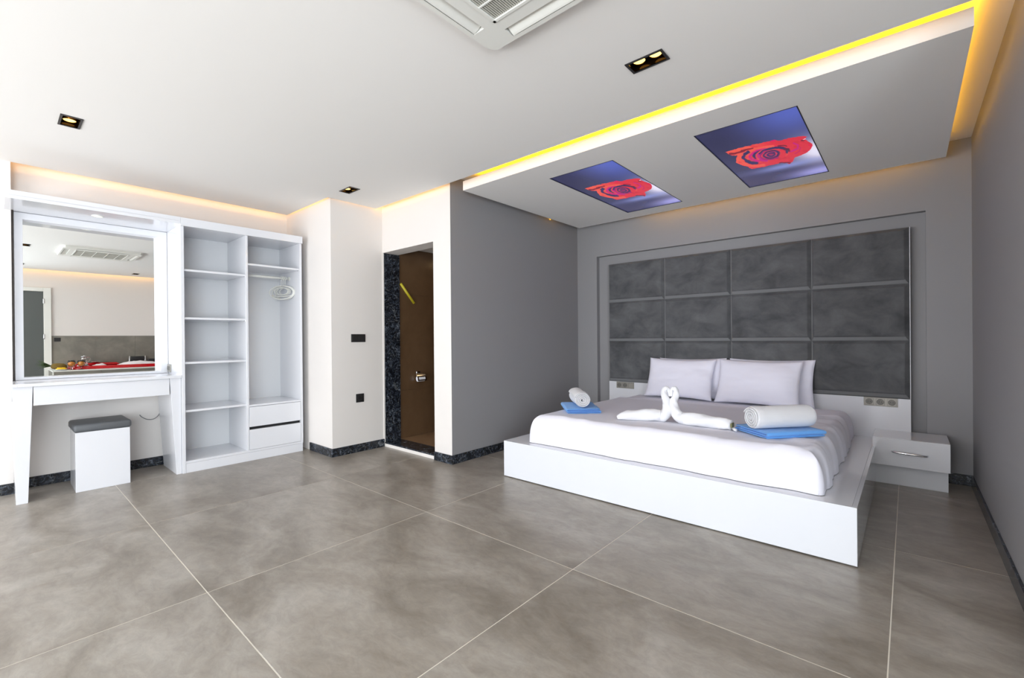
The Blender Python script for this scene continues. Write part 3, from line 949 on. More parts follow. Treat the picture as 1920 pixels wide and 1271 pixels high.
# ------------------------------------------------------------------ dressing table
t = thing('dressing_table', 'white dressing table with one wide drawer and tapered legs', 'table', (-4.75, 0.55, 0))
build('table_top', MB().box(XL + 0.001, -4.512, 0.106, WY0 - 0.001, 0.794, 0.816).box(XPIER + 0.001, -4.512, 0.064, 0.106, 0.794, 0.816), lacquer, t, bevel=0.0015)
DXF = -4.530


def leg(ya, yb, yc, yd, x_back_top, x_back_bot):
    """front face ya..yb at the top and yc..yd on the floor"""
    return MB().hexa([(x_back_bot, yc, 0), (DXF, yc, 0), (DXF, yd, 0), (x_back_bot, yd, 0), (x_back_top, ya, 0.794), (DXF, ya, 0.794), (DXF, yb, 0.794), (x_back_top, yb, 0.794)])


build('leg', leg(0.080, 0.178, 0.094, 0.150, -4.89, -4.80), lacquer, t, bevel=0.0015)
build('leg', leg(0.945, 1.020, 0.985, 1.020, -5.0, -4.96), lacquer, t, bevel=0.0015)
build('apron', boxm(-4.88, -4.56, 0.064, 0.080, 0.69, 0.794), lacquer, t, bevel=0.001)
build('drawer_box', boxm(-4.99, DXF - 0.008, 0.182, 0.942, 0.668, 0.793), melamine, t)
build('drawer', boxm(DXF - 0.018, DXF - 0.002, 0.180, 0.943, 0.661, 0.790), lacquer, t, bevel=0.0015)

# socket on the wardrobe side over the table, and cable under the table
t = thing('table_socket', 'grey metal socket plate on the wardrobe side above the dressing table', 'socket', (-4.90, WY0, 0.86))
build('plate', boxm(-4.945, -4.845, WY0 - 0.008, WY0, 0.826, 0.894), grey_metal, t, bevel=0.002)
for x in (-4.922, -4.872):
    build('socket_insert', MB().tube([(x, WY0 - 0.008, 0.86), (x, WY0 - 0.011, 0.86)], 0.018, 18), grey_metal_dark, t)
pts = []
ctrl = [(-4.96, 0.985, 0.668), (-4.985, 0.985, 0.55), (-4.990, 0.965, 0.46), (-4.995, 0.93, 0.418), (-4.998, 0.885, 0.415), (-5.0, 0.845, 0.44), (-5.004, 0.828, 0.463)]
for i in range(len(ctrl) - 1):
    p0, p1, p2, p3 = (Vector(ctrl[max(0, min(len(ctrl) - 1, i + d))]) for d in (-1, 0, 1, 2))
    for s_ in range(6):
        u = s_ / 6
        pts.append(0.5 * ((2 * p1) + (p2 - p0) * u + (2 * p0 - 5 * p1 + 4 * p2 - p3) * u * u + (3 * p1 - p0 - 3 * p2 + p3) * u ** 3))
pts.append(Vector(ctrl[-1]))
o = build('cable', MB().tube(pts, 0.0025, 8), mat('grey cable', (96, 100, 104), 0.5), None, origin=(-4.98, 0.93, 0.5), smooth=True)
tag(o, 'thin grey cable looping down the wall under the dressing table', 'cable')

# ------------------------------------------------------------------ stool
t = thing('stool', 'white box stool with a grey padded seat under the dressing table', 'stool', (-4.73, 0.545, 0))
build('body', boxm(-4.90, -4.56, 0.388, 0.696, 0.0, 0.434), lacquer, t, bevel=0.002)
cb = MB().box(-4.910, -4.552, 0.378, 0.706, 0.434, 0.492)
build('seat_cushion', cb, leather, t, bevel=0.018, seg=4, smooth=True)

# ------------------------------------------------------------------ platform bed
PX0, PX1, PY0 = -2.433, -0.185, 2.676
t = thing('platform_bed', 'low white glossy platform bed base', 'bed', (-1.31, 3.66, 0))
build('front_panel', boxm(PX0, PX1, PY0, PY0 + 0.02, 0.006, 0.283), gloss_lacquer, t, bevel=0.001)
build('side_panel', boxm(PX1 - 0.02, PX1, PY0 + 0.0205, 4.625, 0.006, 0.283), gloss_lacquer, t, bevel=0.001)
build('side_panel', boxm(PX0, PX0 + 0.02, PY0 + 0.0205, 4.625, 0.006, 0.283), gloss_lacquer, t, bevel=0.001)
build('top_board', boxm(PX0 + 0.0205, PX1 - 0.0205, PY0 + 0.0205, 4.625, 0.262, 0.283), lacquer, t)
build('plinth', boxm(PX0 + 0.025, PX1 - 0.025, PY0 + 0.025, 4.60, 0, 0.262), dark_gap, t)

# headboard in the wall recess
HX0, HX1, HY = -2.568, 0.011, 4.634
t = thing('headboard', 'tall charcoal padded headboard of twelve velvet panels on a white base', 'headboard', (-1.28, 4.66, 0))
build('backing_board', boxm(HX0, HX1, 4.6345, 4.71, 0.603, 1.927), velvet, t)
build('edge_strip', boxm(HX1, HX1 + 0.004, 4.630, 4.71, 0.603, 1.928), lacquer, t)
build('edge_strip', boxm(HX0 - 0.004, HX0, 4.630, 4.71, 0.603, 1.928), grey_wall, t)
build('base_board', boxm(HX0 - 0.004, HX1 + 0.004, HY - 0.006, 4.71, 0.0, 0.602), lacquer, t, bevel=0.001)
hx = [-2.567, -1.917, -1.269, -0.622, 0.010]
hz = [0.606, 1.053, 1.491, 1.926]
for r in range(3):
    for c in range(4):
        x0, x1, z0, z1 = hx[c] + 0.001, hx[c + 1] - 0.001, hz[r] + 0.001, hz[r + 1] - 0.001
        yb_, yf = 4.6345, 4.608
        bl, br_, bt_, bb = 0.016, 0.030, 0.022, 0.044       # bevel widths left, right, top, bottom
        pm_ = MB()
        vs = []
        for f_, y in ((0.0, yb_), (0.06, yb_ - 0.004), (0.93, yf + 0.0015), (1.15, yf)):
            vs += [(x0 + bl * f_, y, z0 + bb * f_), (x1 - br_ * f_, y, z0 + bb * f_), (x1 - br_ * f_, y, z1 - bt_ * f_), (x0 + bl * f_, y, z1 - bt_ * f_)]
        fs = []
        for a in range(3):
            for k in range(4):
                k2 = (k + 1) % 4
                fs.append((a * 4 + k, a * 4 + k2, (a + 1) * 4 + k2, (a + 1) * 4 + k))
        fs.append((12, 13, 14, 15))
        pm_.add(vs, fs)
        p_ = build('padded_panel', pm_, velvet, t)
        # paler strip paints the light on the bottom bevel; piping along the left seam
        build('lit_bevel', MB().hexa([(x0 + 0.004, yb_ - 0.010, z0 + 0.002), (x1 - 0.004, yb_ - 0.010, z0 + 0.002), (x1 - 0.004, yb_ - 0.001, z0 + 0.002), (x0 + 0.004, yb_ - 0.001, z0 + 0.002),
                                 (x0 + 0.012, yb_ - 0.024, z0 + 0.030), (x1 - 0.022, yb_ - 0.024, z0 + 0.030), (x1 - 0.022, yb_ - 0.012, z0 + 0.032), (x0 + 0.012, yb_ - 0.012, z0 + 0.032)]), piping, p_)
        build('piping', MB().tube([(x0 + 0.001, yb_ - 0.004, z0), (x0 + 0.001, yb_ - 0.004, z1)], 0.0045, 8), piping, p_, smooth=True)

# socket strips on the headboard's white base
def socket_strip(name, x0, x1, z0, z1, n, blanks, label):
    t = thing(name, label, 'socket', ((x0 + x1) / 2, HY - 0.006, (z0 + z1) / 2))
    yf = HY - 0.006
    build('plate', boxm(x0, x1, yf - 0.008, yf, z0, z1), grey_metal, t, bevel=0.002)
    w = (x1 - x0) / n
    for k in range(n):
        cx, cz = x0 + (k + 0.5) * w, (z0 + z1) / 2
        h_ = min(w, z1 - z0) * 0.40
        rim = MB()
        for a, b_, c, d in ((-h_, h_, -h_, -h_ + 0.002), (-h_, h_, h_ - 0.002, h_), (-h_, -h_ + 0.002, -h_, h_), (h_ - 0.002, h_, -h_, h_)):
            rim.box(cx + a, cx + b_, yf - 0.0095, yf - 0.008, cz + c, cz + d)
        build('insert_rim', rim, grey_metal_dark, t)
        if k in blanks:
            build('rocker', boxm(cx - h_ + 0.004, cx + h_ - 0.004, yf - 0.011, yf - 0.008, cz - h_ + 0.004, cz + h_ - 0.004), grey_metal, t, bevel=0.001)
            continue
        vs, fs, nn = [], [], 20
        for r, y in ((h_ * 0.86, yf - 0.0085), (h_ * 0.84, yf - 0.0105), (h_ * 0.70, yf - 0.0105), (h_ * 0.66, yf - 0.0082)):
            for q in range(nn):
                a = 2 * PI * q / nn
                vs.append((cx + r * math.cos(a), y, cz + r * math.sin(a)))
        for a in range(3):
            for q in range(nn):
                q2 = (q + 1) % nn
                fs.append((a * nn + q, a * nn + q2, (a + 1) * nn + q2, (a + 1) * nn + q))
        fs.append(tuple(3 * nn + q for q in range(nn)))
        ins = build('socket_insert', MB().add(vs, fs), grey_metal_dark, t)
        for dx in (-0.0075, 0.0075):
            build('pin_hole', MB().tube([(cx + dx, yf - 0.0080, cz), (cx + dx, yf - 0.0090, cz)], 0.0028, 8), dark_gap, ins)
    return t


socket_strip('socket_strip', -2.478, -2.267, 0.530, 0.600, 3, (2,), 'grey triple plate with two sockets and a blank insert beside the left pillow')
socket_strip('socket_strip', -0.272, -0.063, 0.535, 0.603, 3, (), 'grey triple socket plate on the white headboard base above the nightstand')

# ------------------------------------------------------------------ mattress, duvet
def sdf_in(x, y, x0, x1, y0, y1, r):
    """distance inside a rounded rectangle (positive inside) and the outward direction"""
    cx, cy = (x0 + x1) / 2, (y0 + y1) / 2
    hx_, hy_ = (x1 - x0) / 2 - r, (y1 - y0) / 2 - r
    qx, qy = abs(x - cx) - hx_, abs(y - cy) - hy_
    if qx > 0 and qy > 0:
        return r - math.hypot(qx, qy)
    return r - max(qx, qy)


BX0, BX1, BY0, BY1, BYE = -2.245, -0.322, 2.758, 4.605, 4.135
ZB_ = 0.286
ZSHEET = 0.487


def edge_map(u):
    # more rows close to both edges
    return 0.5 - 0.5 * math.copysign(abs(math.cos(PI * u)) ** 0.6, math.cos(PI * u))


def dome(x, y, x0, x1, y0, y1, rc):
    """pull a point into a rounded rectangle; returns x, y, edge distance"""
    d = sdf_in(x, y, x0, x1, y0, y1, rc)
    if d < 0:
        cx, cy = min(max(x, x0 + rc), x1 - rc), min(max(y, y0 + rc), y1 - rc)
        n_ = Vector((x - cx, y - cy)).normalized() * rc
        x, y, d = cx + n_.x, cy + n_.y, 0.0
    return x, y, d


def mattress(u, v):
    x0, x1, y0, y1 = BX0 + 0.012, BX1 - 0.012, BY0 + 0.03, BY1
    x, y, d = dome(x0 + (x1 - x0) * edge_map(u), y0 + (y1 - y0) * edge_map(v), x0, x1, y0, y1, 0.035)
    k_ = min(d / 0.085, 1.0)
    prof = math.sqrt(max(0.0, 1 - (1 - k_) ** 2)) ** 0.85
    return (x, y, ZB_ - 0.001 + (ZSHEET - ZB_) * prof)


o = build('mattress', MB().grid(mattress, 60, 60), linen_case, None, origin=(-1.28, 3.7, ZB_ - 0.001), smooth=True)
tag(o, 'white mattress with fitted sheet, seen between the duvet edge and the pillows', 'mattress')


def duvet(u, v):
    x = BX0 + (BX1 - BX0) * edge_map(u)
    y = BY0 + (BYE - BY0) * edge_map(v)
    x, y, d = dome(x, y, BX0, BX1, BY0, BYE + 0.4, 0.035)
    r = 0.085
    k_ = min(d / r, 1.0)
    prof = math.sqrt(max(0.0, 1 - (1 - k_) ** 2)) ** 0.8
    top = 0.500 + 0.003 * fbm(x * 2.2, y * 2.2, 1.0)
    top += 0.0035 * math.exp(-((x + 0.87 + 0.01 * math.sin(y * 4)) / 0.010) ** 2) + 0.003 * math.exp(-((y - 3.42) / 0.010) ** 2)
    top += 0.006 * math.exp(-((y - 4.10) / 0.018) ** 2)
    eb = max(0.0, min(1.0, (BYE - y) / 0.014))
    top = ZSHEET + 0.002 + (top - ZSHEET - 0.002) * math.sqrt(1 - (1 - eb) ** 2)
    z = ZB_ + (top - ZB_) * prof
    # folds on the overhanging right side
    if x > -0.95:
        wr = math.sin(y * 21 + x * 13 + 2.2 * fbm(x * 3, y * 3)) * 0.5 + math.sin(y * 37 - x * 19 + 3 * fbm(x * 4, y * 5, 2.0)) * 0.4
        g_ = max(0.0, 1 - (BX1 - x) / 0.50)
        z += 0.011 * wr * g_ * min(1.0, k_ * 2) * eb
        if k_ < 1:
            x += 0.012 * wr * (1 - k_) * g_
    if y < 3.3:
        wr = math.sin(x * 9 + y * 4 + 2 * fbm(x * 2, y * 2, 5.0)) + 0.6 * math.sin(x * 23 - y * 9 + 3 * fbm(x * 3, y * 3, 6.0))
        z += 0.0035 * wr * max(0, 1 - (y - BY0) / 0.5) * min(1.0, k_ * 2)
        if k_ < 1:
            y += 0.007 * wr * (1 - k_)
    return (x, y, max(z, ZB_))


o = build('duvet', MB().grid(duvet, 220, 180), linen, None, origin=(-1.28, 3.4, ZB_), smooth=True)
tag(o, 'smooth white duvet covering the mattress and hanging to the bed base', 'duvet')

# ------------------------------------------------------------------ pillows
def pillow_mesh(w, h, th, seed):
    mb = MB()
    N = 30

    def half(sgn):
        def fn(u, v):
            a, b_ = 2 * u - 1, 2 * v - 1
            x = w / 2 * a * (1 - 0.055 * (1 - b_ * b_) * abs(a) ** 3)
            y = h / 2 * b_ * (1 - 0.075 * (1 - a * a) * abs(b_) ** 3)
            p = max(0.0, (1 - abs(a) ** 2.6)) ** 0.62 * max(0.0, (1 - abs(b_) ** 2.4)) ** 0.62
            wr = fbm(a * 1.7 + seed, b_ * 1.7, sgn) * 0.010 + 0.004 * math.sin(9 * a * b_ + seed) * (abs(a) ** 2)
            z = sgn * (th / 2 * p + (wr * min(1, p * 2.5)) + 0.0015)
            # sag towards the base
            return (x, y - 0.012 * p, z)
        return fn
    mb.grid(half(1), N, N)
    o0 = len(mb.f)
    mb.grid(half(-1), N, N)
    for i in range(o0, len(mb.f)):
        mb.f[i].reverse()
    # close the seam all round
    n1 = N + 1
    off = n1 * n1
    ring = [i for i in range(n1)] + [n1 * j + N for j in range(1, n1)] + [n1 * N + i for i in range(N - 1, -1, -1)] + [n1 * j for j in range(N - 1, 0, -1)]
    for k in range(len(ring)):
        a, b_ = ring[k], ring[(k + 1) % len(ring)]
        mb.f.append([b_, a, a + off, b_ + off]); mb.m.append(0)
    return mb


def pillow(x, y, z, tilt, w, h, th, rz, ry, seed, label):
    o = build('pillow', pillow_mesh(w, h, th, seed), linen_case, None, origin=(0, 0, 0), local=True, smooth=True)
    o.matrix_world = Matrix.Translation((x, y, z)) @ Matrix.Rotation(rz, 4, 'Z') @ Matrix.Rotation(tilt, 4, 'X') @ Matrix.Rotation(ry, 4, 'Z')
    tag(o, label, 'pillow', 'white pillows against the headboard')
    return o


R = math.radians
pillow(-1.705, 4.455, 0.690, R(68), 0.655, 0.41, 0.125, R(1), R(-0.5), 1.3, 'front white pillow of the pair beside the two-socket plate, left of the swans')
pillow(-1.625, 4.552, 0.690, R(79), 0.66, 0.40, 0.095, R(-1), R(1.0), 4.1, 'rear white pillow hidden behind the left front pillow')
pillow(-1.010, 4.450, 0.688, R(68), 0.680, 0.42, 0.13, R(-1.5), R(-0.5), 7.7, 'front white pillow of the right pair, behind the towel swans')
pillow(-0.930, 4.552, 0.690, R(79), 0.68, 0.41, 0.095, R(1), R(0), 9.2, 'rear white pillow peeking out behind the right front pillow')

# ------------------------------------------------------------------ towels
def ribbon_profile(path, th):
    """offset a 2-D centre line to a closed outline with rounded ends"""
    n = len(path)
    lft, rgt = [], []
    for i in range(n):
        a, b_ = path[max(0, i - 1)], path[min(n - 1, i + 1)]
        tx, ty = b_[0] - a[0], b_[1] - a[1]
        l = math.hypot(tx, ty) or 1
        nx, ny = -ty / l, tx / l
        lft.append((path[i][0] + nx * th / 2, path[i][1] + ny * th / 2))
        rgt.append((path[i][0] - nx * th / 2, path[i][1] - ny * th / 2))
    return lft, rgt


def extrude_ribbon(path, th, y0, y1, rings=10, seed=0.0, wob=0.003):
    """thick cloth strip: path in local x-z, extruded along local y with rounded ends"""
    lft, rgt = ribbon_profile(path, th)
    mid = path
    ny = rings
    mb = MB()
    outline = lft + rgt[::-1]
    K = len(outline)
    nL = len(lft)
    ts = [0.0, 0.012, 0.04] + [0.04 + 0.92 * (i + 1) / (ny + 1) for i in range(ny)] + [0.96, 0.988, 1.0]
    shr = [0.35, 0.75, 1.0] + [1.0] * ny + [1.0, 0.75, 0.35]
    for t_, s_ in zip(ts, shr):
        y = y0 + (y1 - y0) * t_
        for k in range(K):
            p = outline[k]
            m_ = mid[k] if k < nL else mid[2 * nL - 1 - k]
            x = m_[0] + (p[0] - m_[0]) * s_
            z = m_[1] + (p[1] - m_[1]) * s_
            q = fbm(x * 14 + seed, y * 14, z * 14, 2) * wob
            mb.v.append(Vector((x + q, y + q, z + q * 0.6)))
    for r in range(len(ts) - 1):
        for k in range(K):
            k2 = (k + 1) % K
            mb.f.append([r * K + k, r * K + k2, (r + 1) * K + k2, (r + 1) * K + k]); mb.m.append(0)
    for base, rev in ((0, False), ((len(ts) - 1) * K, True)):
        for k in range(nL - 1):
            f = [base + k, base + k + 1, base + K - 2 - k, base + K - 1 - k]
            mb.f.append(f if not rev else f[::-1]); mb.m.append(0)
    return mb


def spiral(r0, r1, turns, n=26):
    pts = []
    N = int(turns * n)
    for i in range(N + 1):
        a = 2 * PI * turns * i / N
        r = r0 + (r1 - r0) * i / N
        pts.append((r * math.cos(a), r * math.sin(a)))
    return pts


def rolled_towel(loc, rz, length, rad, seed, label, cat='towel', squash=0.93):
    turns = 3.6
    th = (rad / turns) * 0.90
    path = spiral(0.008, rad - th / 2, turns)
    a0 = math.radians(-60)
    path = [(x * math.cos(a0) - y * math.sin(a0), (x * math.sin(a0) + y * math.cos(a0)) * squash) for x, y in path]
    mb = extrude_ribbon(path, th, -length / 2, length / 2, 12, seed, 0.004)
    o = build('rolled_towel', mb, towel_white, None, local=True, smooth=True)
    o.location = loc
    o.rotation_euler = (0, 0, rz)
    WL[o] = Vector(loc)
    tag(o, label, cat, 'white rolled towels on the bed')
    return o


def folded_towel(loc, rz, w, d, layers, th, seed, label):
    """serpentine fold seen from the side, extruded across the towel"""
    path = []
    gap = th * 1.06
    for k in range(layers):
        xs_ = [-w / 2 + w * i / 14 for i in range(15)]
        if k % 2:
            xs_.reverse()
        z = th / 2 + k * gap
        path += [(x, z) for x in xs_]
        if k < layers - 1:
            s_ = 1 if k % 2 == 0 else -1
            for i in range(1, 6):
                a = -PI / 2 + PI * i / 6
                path.append((s_ * w / 2 + s_ * gap / 2 * math.cos(a), z + gap / 2 + gap / 2 * math.sin(a)))
    mb = extrude_ribbon(path, th * 0.97, -d / 2, d / 2, 12, seed, 0.004)
    o = build('folded_towel', mb, towel_blue, None, local=True, smooth=True)
    o.location = loc
    o.rotation_euler = (0, 0, rz)
    WL[o] = Vector(loc)
    tag(o, label, 'towel', 'blue folded towels on the bed')
    return o


ZT = 0.5025
folded_towel((-0.600, 3.170, ZT), R(140), 0.27, 0.385, 3, 0.0125, 1.0, 'blue folded towel near the right side of the bed, under a white roll')
rolled_towel((-0.586, 3.125, ZT + 0.038 + 0.069), R(50 - 90), 0.39, 0.077, 2.0, 'white rolled towel on the right blue towel, lying broadside')
folded_towel((-2.045, 3.190, ZT - 0.003), R(42), 0.25, 0.38, 3, 0.0135, 5.0, 'blue folded towel near the left edge of the bed, under a white roll')
rolled_towel((-2.050, 3.180, ZT + 0.040 + 0.063), R(42), 0.36, 0.071, 6.0, 'white rolled towel on the left blue towel, its spiral end facing out')


def catmull(ctrl, n=8):
    out = []
    for i in range(len(ctrl) - 1):
        p0, p1, p2, p3 = (Vector(ctrl[max(0, min(len(ctrl) - 1, i + d))]) for d in (-1, 0, 1, 2))
        for s_ in range(n):
            u = s_ / n
            out.append(0.5 * ((2 * p1) + (p2 - p0) * u + (2 * p0 - 5 * p1 + 4 * p2 - p3) * u * u + (3 * p1 - p0 - 3 * p2 + p3) * u ** 3))
    out.append(Vector(ctrl[-1]))
    return out


# two towel swans whose necks meet as a heart
SC = Vector((-1.256, 3.117, ZT))
rv = Vector((0.928, 0.374, 0))


def swan(ctrl, rad, label, seed):
    pts = catmull(ctrl, 8)
    m_ = len(pts)
    rr = []
    for i in range(m_):
        t_ = i / (m_ - 1) * (len(rad) - 1)
        k_ = min(int(t_), len(rad) - 2)
        rr.append(rad[k_] + (rad[k_ + 1] - rad[k_]) * (t_ - k_))
    mb = MB().tube(pts, rr, 20)
    # twisted cloth: ridges wind round the tube
    for idx in range(len(mb.v)):
        ring, k_ = divmod(idx, 20)
        if ring >= m_:
            break
        c = pts[ring]
        off = mb.v[idx] - c
        a = 2 * PI * k_ / 20
        f = 1 + 0.09 * math.sin(3 * a + ring * 0.42) + 0.09 * fbm(off.x * 40 + seed, off.y * 40, ring * 0.3, 2)
        off = off * f
        mb.v[idx] = c + off
        if mb.v[idx].z < ZT - 0.002:
            mb.v[idx].z = ZT - 0.002
    o = build('towel_swan', mb, towel_white, None, origin=tuple(SC), smooth=True)
    return tag(o, label, 'towel swan', 'towel swans in the middle of the bed')


def at(px, z, fwd=0.0):
    p = SC + rv * (px * 0.00144) + Vector((-0.374, 0.928, 0)) * fwd
    return (p.x, p.y, ZT + z)


left_ctrl = [(-1.600, 2.990, ZT + 0.012), (-1.53, 3.02, ZT + 0.030), (-1.42, 3.07, ZT + 0.038), at(-52, 0.038, 0.02), at(-26, 0.045, 0.01), at(-14, 0.085), at(-15, 0.125), at(-22, 0.165), at(-29, 0.200), at(-25, 0.228), at(-12, 0.232), at(-4, 0.212), at(-4, 0.180)]
swan(left_ctrl, [0.012, 0.036, 0.042, 0.042, 0.040, 0.034, 0.029, 0.025, 0.021, 0.018, 0.0155, 0.0125, 0.008], 'white towel swan with its tail towards the left blue towel', 3.0)
right_ctrl = [(-0.850, 3.085, ZT + 0.030), (-0.93, 3.095, ZT + 0.036), (-1.04, 3.085, ZT + 0.040), at(70, 0.040, -0.06), at(42, 0.045, -0.045), at(22, 0.085, -0.02), at(15, 0.130, -0.005), at(20, 0.165), at(28, 0.200), at(24, 0.228), at(11, 0.232), at(4, 0.212), at(4, 0.180)]
sw = swan(right_ctrl, [0.032, 0.038, 0.042, 0.043, 0.040, 0.034, 0.029, 0.025, 0.021, 0.018, 0.0155, 0.0125, 0.008], 'white towel swan with its open tail end towards the right blue towel', 8.0)
build('packet', MB().box(-0.849, -0.838, 3.060, 3.112, ZT + 0.018, ZT + 0.046), packet, sw, bevel=0.004)
lip = MB()
lip.tube([(-0.86 + 0.05 * i / 8, 3.085 - 0.035 * math.sin(PI * (i / 8 - 0.5)), ZT + 0.010) for i in range(9)], 0.009, 8)
build('towel_hem', lip, towel_white, sw, smooth=True)

# ------------------------------------------------------------------ nightstand
t = thing('nightstand', 'white one-drawer nightstand with a chrome handle beside the bed', 'nightstand', (0.006, 4.44, 0))
build('top_box', boxm(-0.201, 0.213, 4.2725, 4.632, 0.157, 0.353), lacquer, t, bevel=0.0015)
dr = build('drawer', boxm(-0.201, 0.213, 4.253, 4.272, 0.157, 0.353), lacquer, t, bevel=0.0015)
hy = 4.253
hp = [(-0.090, hy - 0.002, 0.262), (-0.083, hy - 0.014, 0.262), (-0.065, hy - 0.022, 0.261), (0.0, hy - 0.026, 0.260), (0.070, hy - 0.022, 0.257), (0.089, hy - 0.014, 0.256), (0.098, hy - 0.002, 0.256)]
build('handle', MB().tube(catmull(hp, 5), 0.0085, 10, flat=0.9), chrome, dr, smooth=True)
build('base', boxm(-0.198, 0.207, 4.352, 4.625, 0, 0.157), lacquer, t, bevel=0.0015)

# ------------------------------------------------------------------ bathing corner seen in the mirror
TX0, TX1, TY0, TY1 = 1.0, XF - 0.014, 0.665, 2.495
ZTB = 0.604
t = thing('tub_surround', 'grey tiled tub surround with white edges, seen in the mirror', 'tub surround', (1.45, 1.58, 0))
for k in range(3):
    y0 = TY0 + 0.012 + k * 0.606
    build('front_tile', boxm(TX0, TX0 + 0.012, y0, min(y0 + 0.603, TY1), 0.0, ZTB - 0.02), concrete_tile, t)
build('side_tile', boxm(TX0 + 0.014, TX1, TY0, TY0 + 0.012, 0.0, ZTB - 0.02), concrete_tile, t)
build('deck_edge', MB().box(TX0 - 0.004, TX0 + 0.16, TY0 - 0.004, TY1, ZTB - 0.02, ZTB).box(TX1 - 0.10, TX1, TY0 - 0.004, TY1, ZTB - 0.02, ZTB).box(TX0 + 0.16, TX1 - 0.1, TY0 - 0.004, TY0 + 0.28, ZTB - 0.02, ZTB), white_plastic, t, bevel=0.002)
build('corner_trim', boxm(TX0 - 0.003, TX0 + 0.014, TY0 - 0.003, TY0 + 0.012, 0.0, ZTB - 0.02), white_plastic, t)
# red tub
t = thing('bathtub', 'bright red bathtub set in the grey tiled surround, seen in the mirror', 'bathtub', (1.5, 1.7, 0))
mb = MB()
def rrect(x0, x1, y0, y1, r, z, n=6):
    out = []
    for cx, cy, a0 in ((x1 - r, y1 - r, 0), (x0 + r, y1 - r, 90), (x0 + r, y0 + r, 180), (x1 - r, y0 + r, 270)):
        for i in range(n + 1):
            a = math.radians(a0 + 90 * i / n)
            out.append((cx + r * math.cos(a), cy + r * math.sin(a), z))
    return out
bx0, bx1, by0, by1 = TX0 + 0.12, TX1 - 0.06, TY0 + 0.24, TY1 - 0.02
loops = [rrect(bx0, bx1, by0, by1, 0.12, ZTB + 0.001), rrect(bx0, bx1, by0, by1, 0.12, ZTB + 0.05), rrect(bx0 + 0.012, bx1 - 0.012, by0 + 0.012, by1 - 0.012, 0.11, ZTB + 0.058),
         rrect(bx0 + 0.07, bx1 - 0.05, by0 + 0.07, by1 - 0.06, 0.10, ZTB + 0.055), rrect(bx0 + 0.09, bx1 - 0.07, by0 + 0.09, by1 - 0.08, 0.10, ZTB + 0.03), rrect(bx0 + 0.16, bx1 - 0.14, by0 + 0.2, by1 - 0.16, 0.1, 0.2)]
K = len(loops[0])
vs = [p for l in loops for p in l]
fs = [(a * K + k, a * K + (k + 1) % K, (a + 1) * K + (k + 1) % K, (a + 1) * K + k) for a in range(len(loops) - 1) for k in range(K)]
fs.append(tuple((len(loops) - 1) * K + k for k in range(K)))
build('tub_shell', mb.add(vs, fs), red_acrylic, t, smooth=True)
# raised back rest of the tub towards the wall
build('back_rest', MB().hexa([(bx1 - 0.09, by0 + 0.1, ZTB + 0.05), (bx1 - 0.005, by0 + 0.1, ZTB + 0.05), (bx1 - 0.005, by0 + 0.75, ZTB + 0.05), (bx1 - 0.09, by0 + 0.75, ZTB + 0.05),
                              (bx1 - 0.03, by0 + 0.14, ZTB + 0.085), (bx1 - 0.005, by0 + 0.14, ZTB + 0.085), (bx1 - 0.005, by0 + 0.70, ZTB + 0.085), (bx1 - 0.03, by0 + 0.70, ZTB + 0.085)]), red_acrylic, t, bevel=0.01)


def foam_mound(x, y, rx, ry, h, seed, label):
    def fn(u, v):
        a = 2 * PI * u
        r = v
        p = (1 - r ** 2.2)
        n_ = 1 + 0.22 * fbm(math.cos(a) * 2 * r + seed, math.sin(a) * 2 * r, seed)
        return (x + rx * r * math.cos(a) * n_, y + ry * r * math.sin(a) * n_, ZTB + 0.030 + h * max(0.0, p) * n_)
    o = build('bath_foam', MB().grid(fn, 32, 10, closed_u=True), mat('soap foam', (244, 238, 240), 0.9), None, origin=(x, y, ZTB + 0.03), smooth=True)
    return tag(o, label, 'foam', 'mounds of foam in the red bathtub')


foam_mound(1.34, 1.86, 0.17, 0.34, 0.085, 1.0, 'long mound of white foam in the red bathtub, seen in the mirror')
foam_mound(1.30, 1.30, 0.12, 0.12, 0.055, 2.0, 'small mound of white foam near the glasses in the red bathtub')
foam_mound(1.28, 1.07, 0.10, 0.10, 0.060, 3.0, 'small mound of white foam at the fruit plate end of the tub')

t = thing('bath_headrest', 'dark padded headrest between two chrome posts behind the tub, seen in the mirror', 'headrest', (TX1 - 0.04, 1.98, ZTB))
build('pad', boxm(TX1 - 0.055, TX1 - 0.02, 1.83, 2.05, ZTB + 0.055, ZTB + 0.185), black_pad, t, bevel=0.012, smooth=True)
for y in (1.815, 2.065):
    build('post', MB().tube([(TX1 - 0.037, y, ZTB), (TX1 - 0.037, y, ZTB + 0.195)], 0.011, 12), chrome, t, smooth=True)
o = build('bath_cushion', boxm(1.62, 1.74, 2.06, 2.28, ZTB + 0.056, ZTB + 0.14), black_pad, None, origin=(1.68, 2.17, ZTB), bevel=0.03, seg=4, smooth=True)
tag(o, 'black bath cushion on the tub rim at the right edge of the mirror', 'cushion')

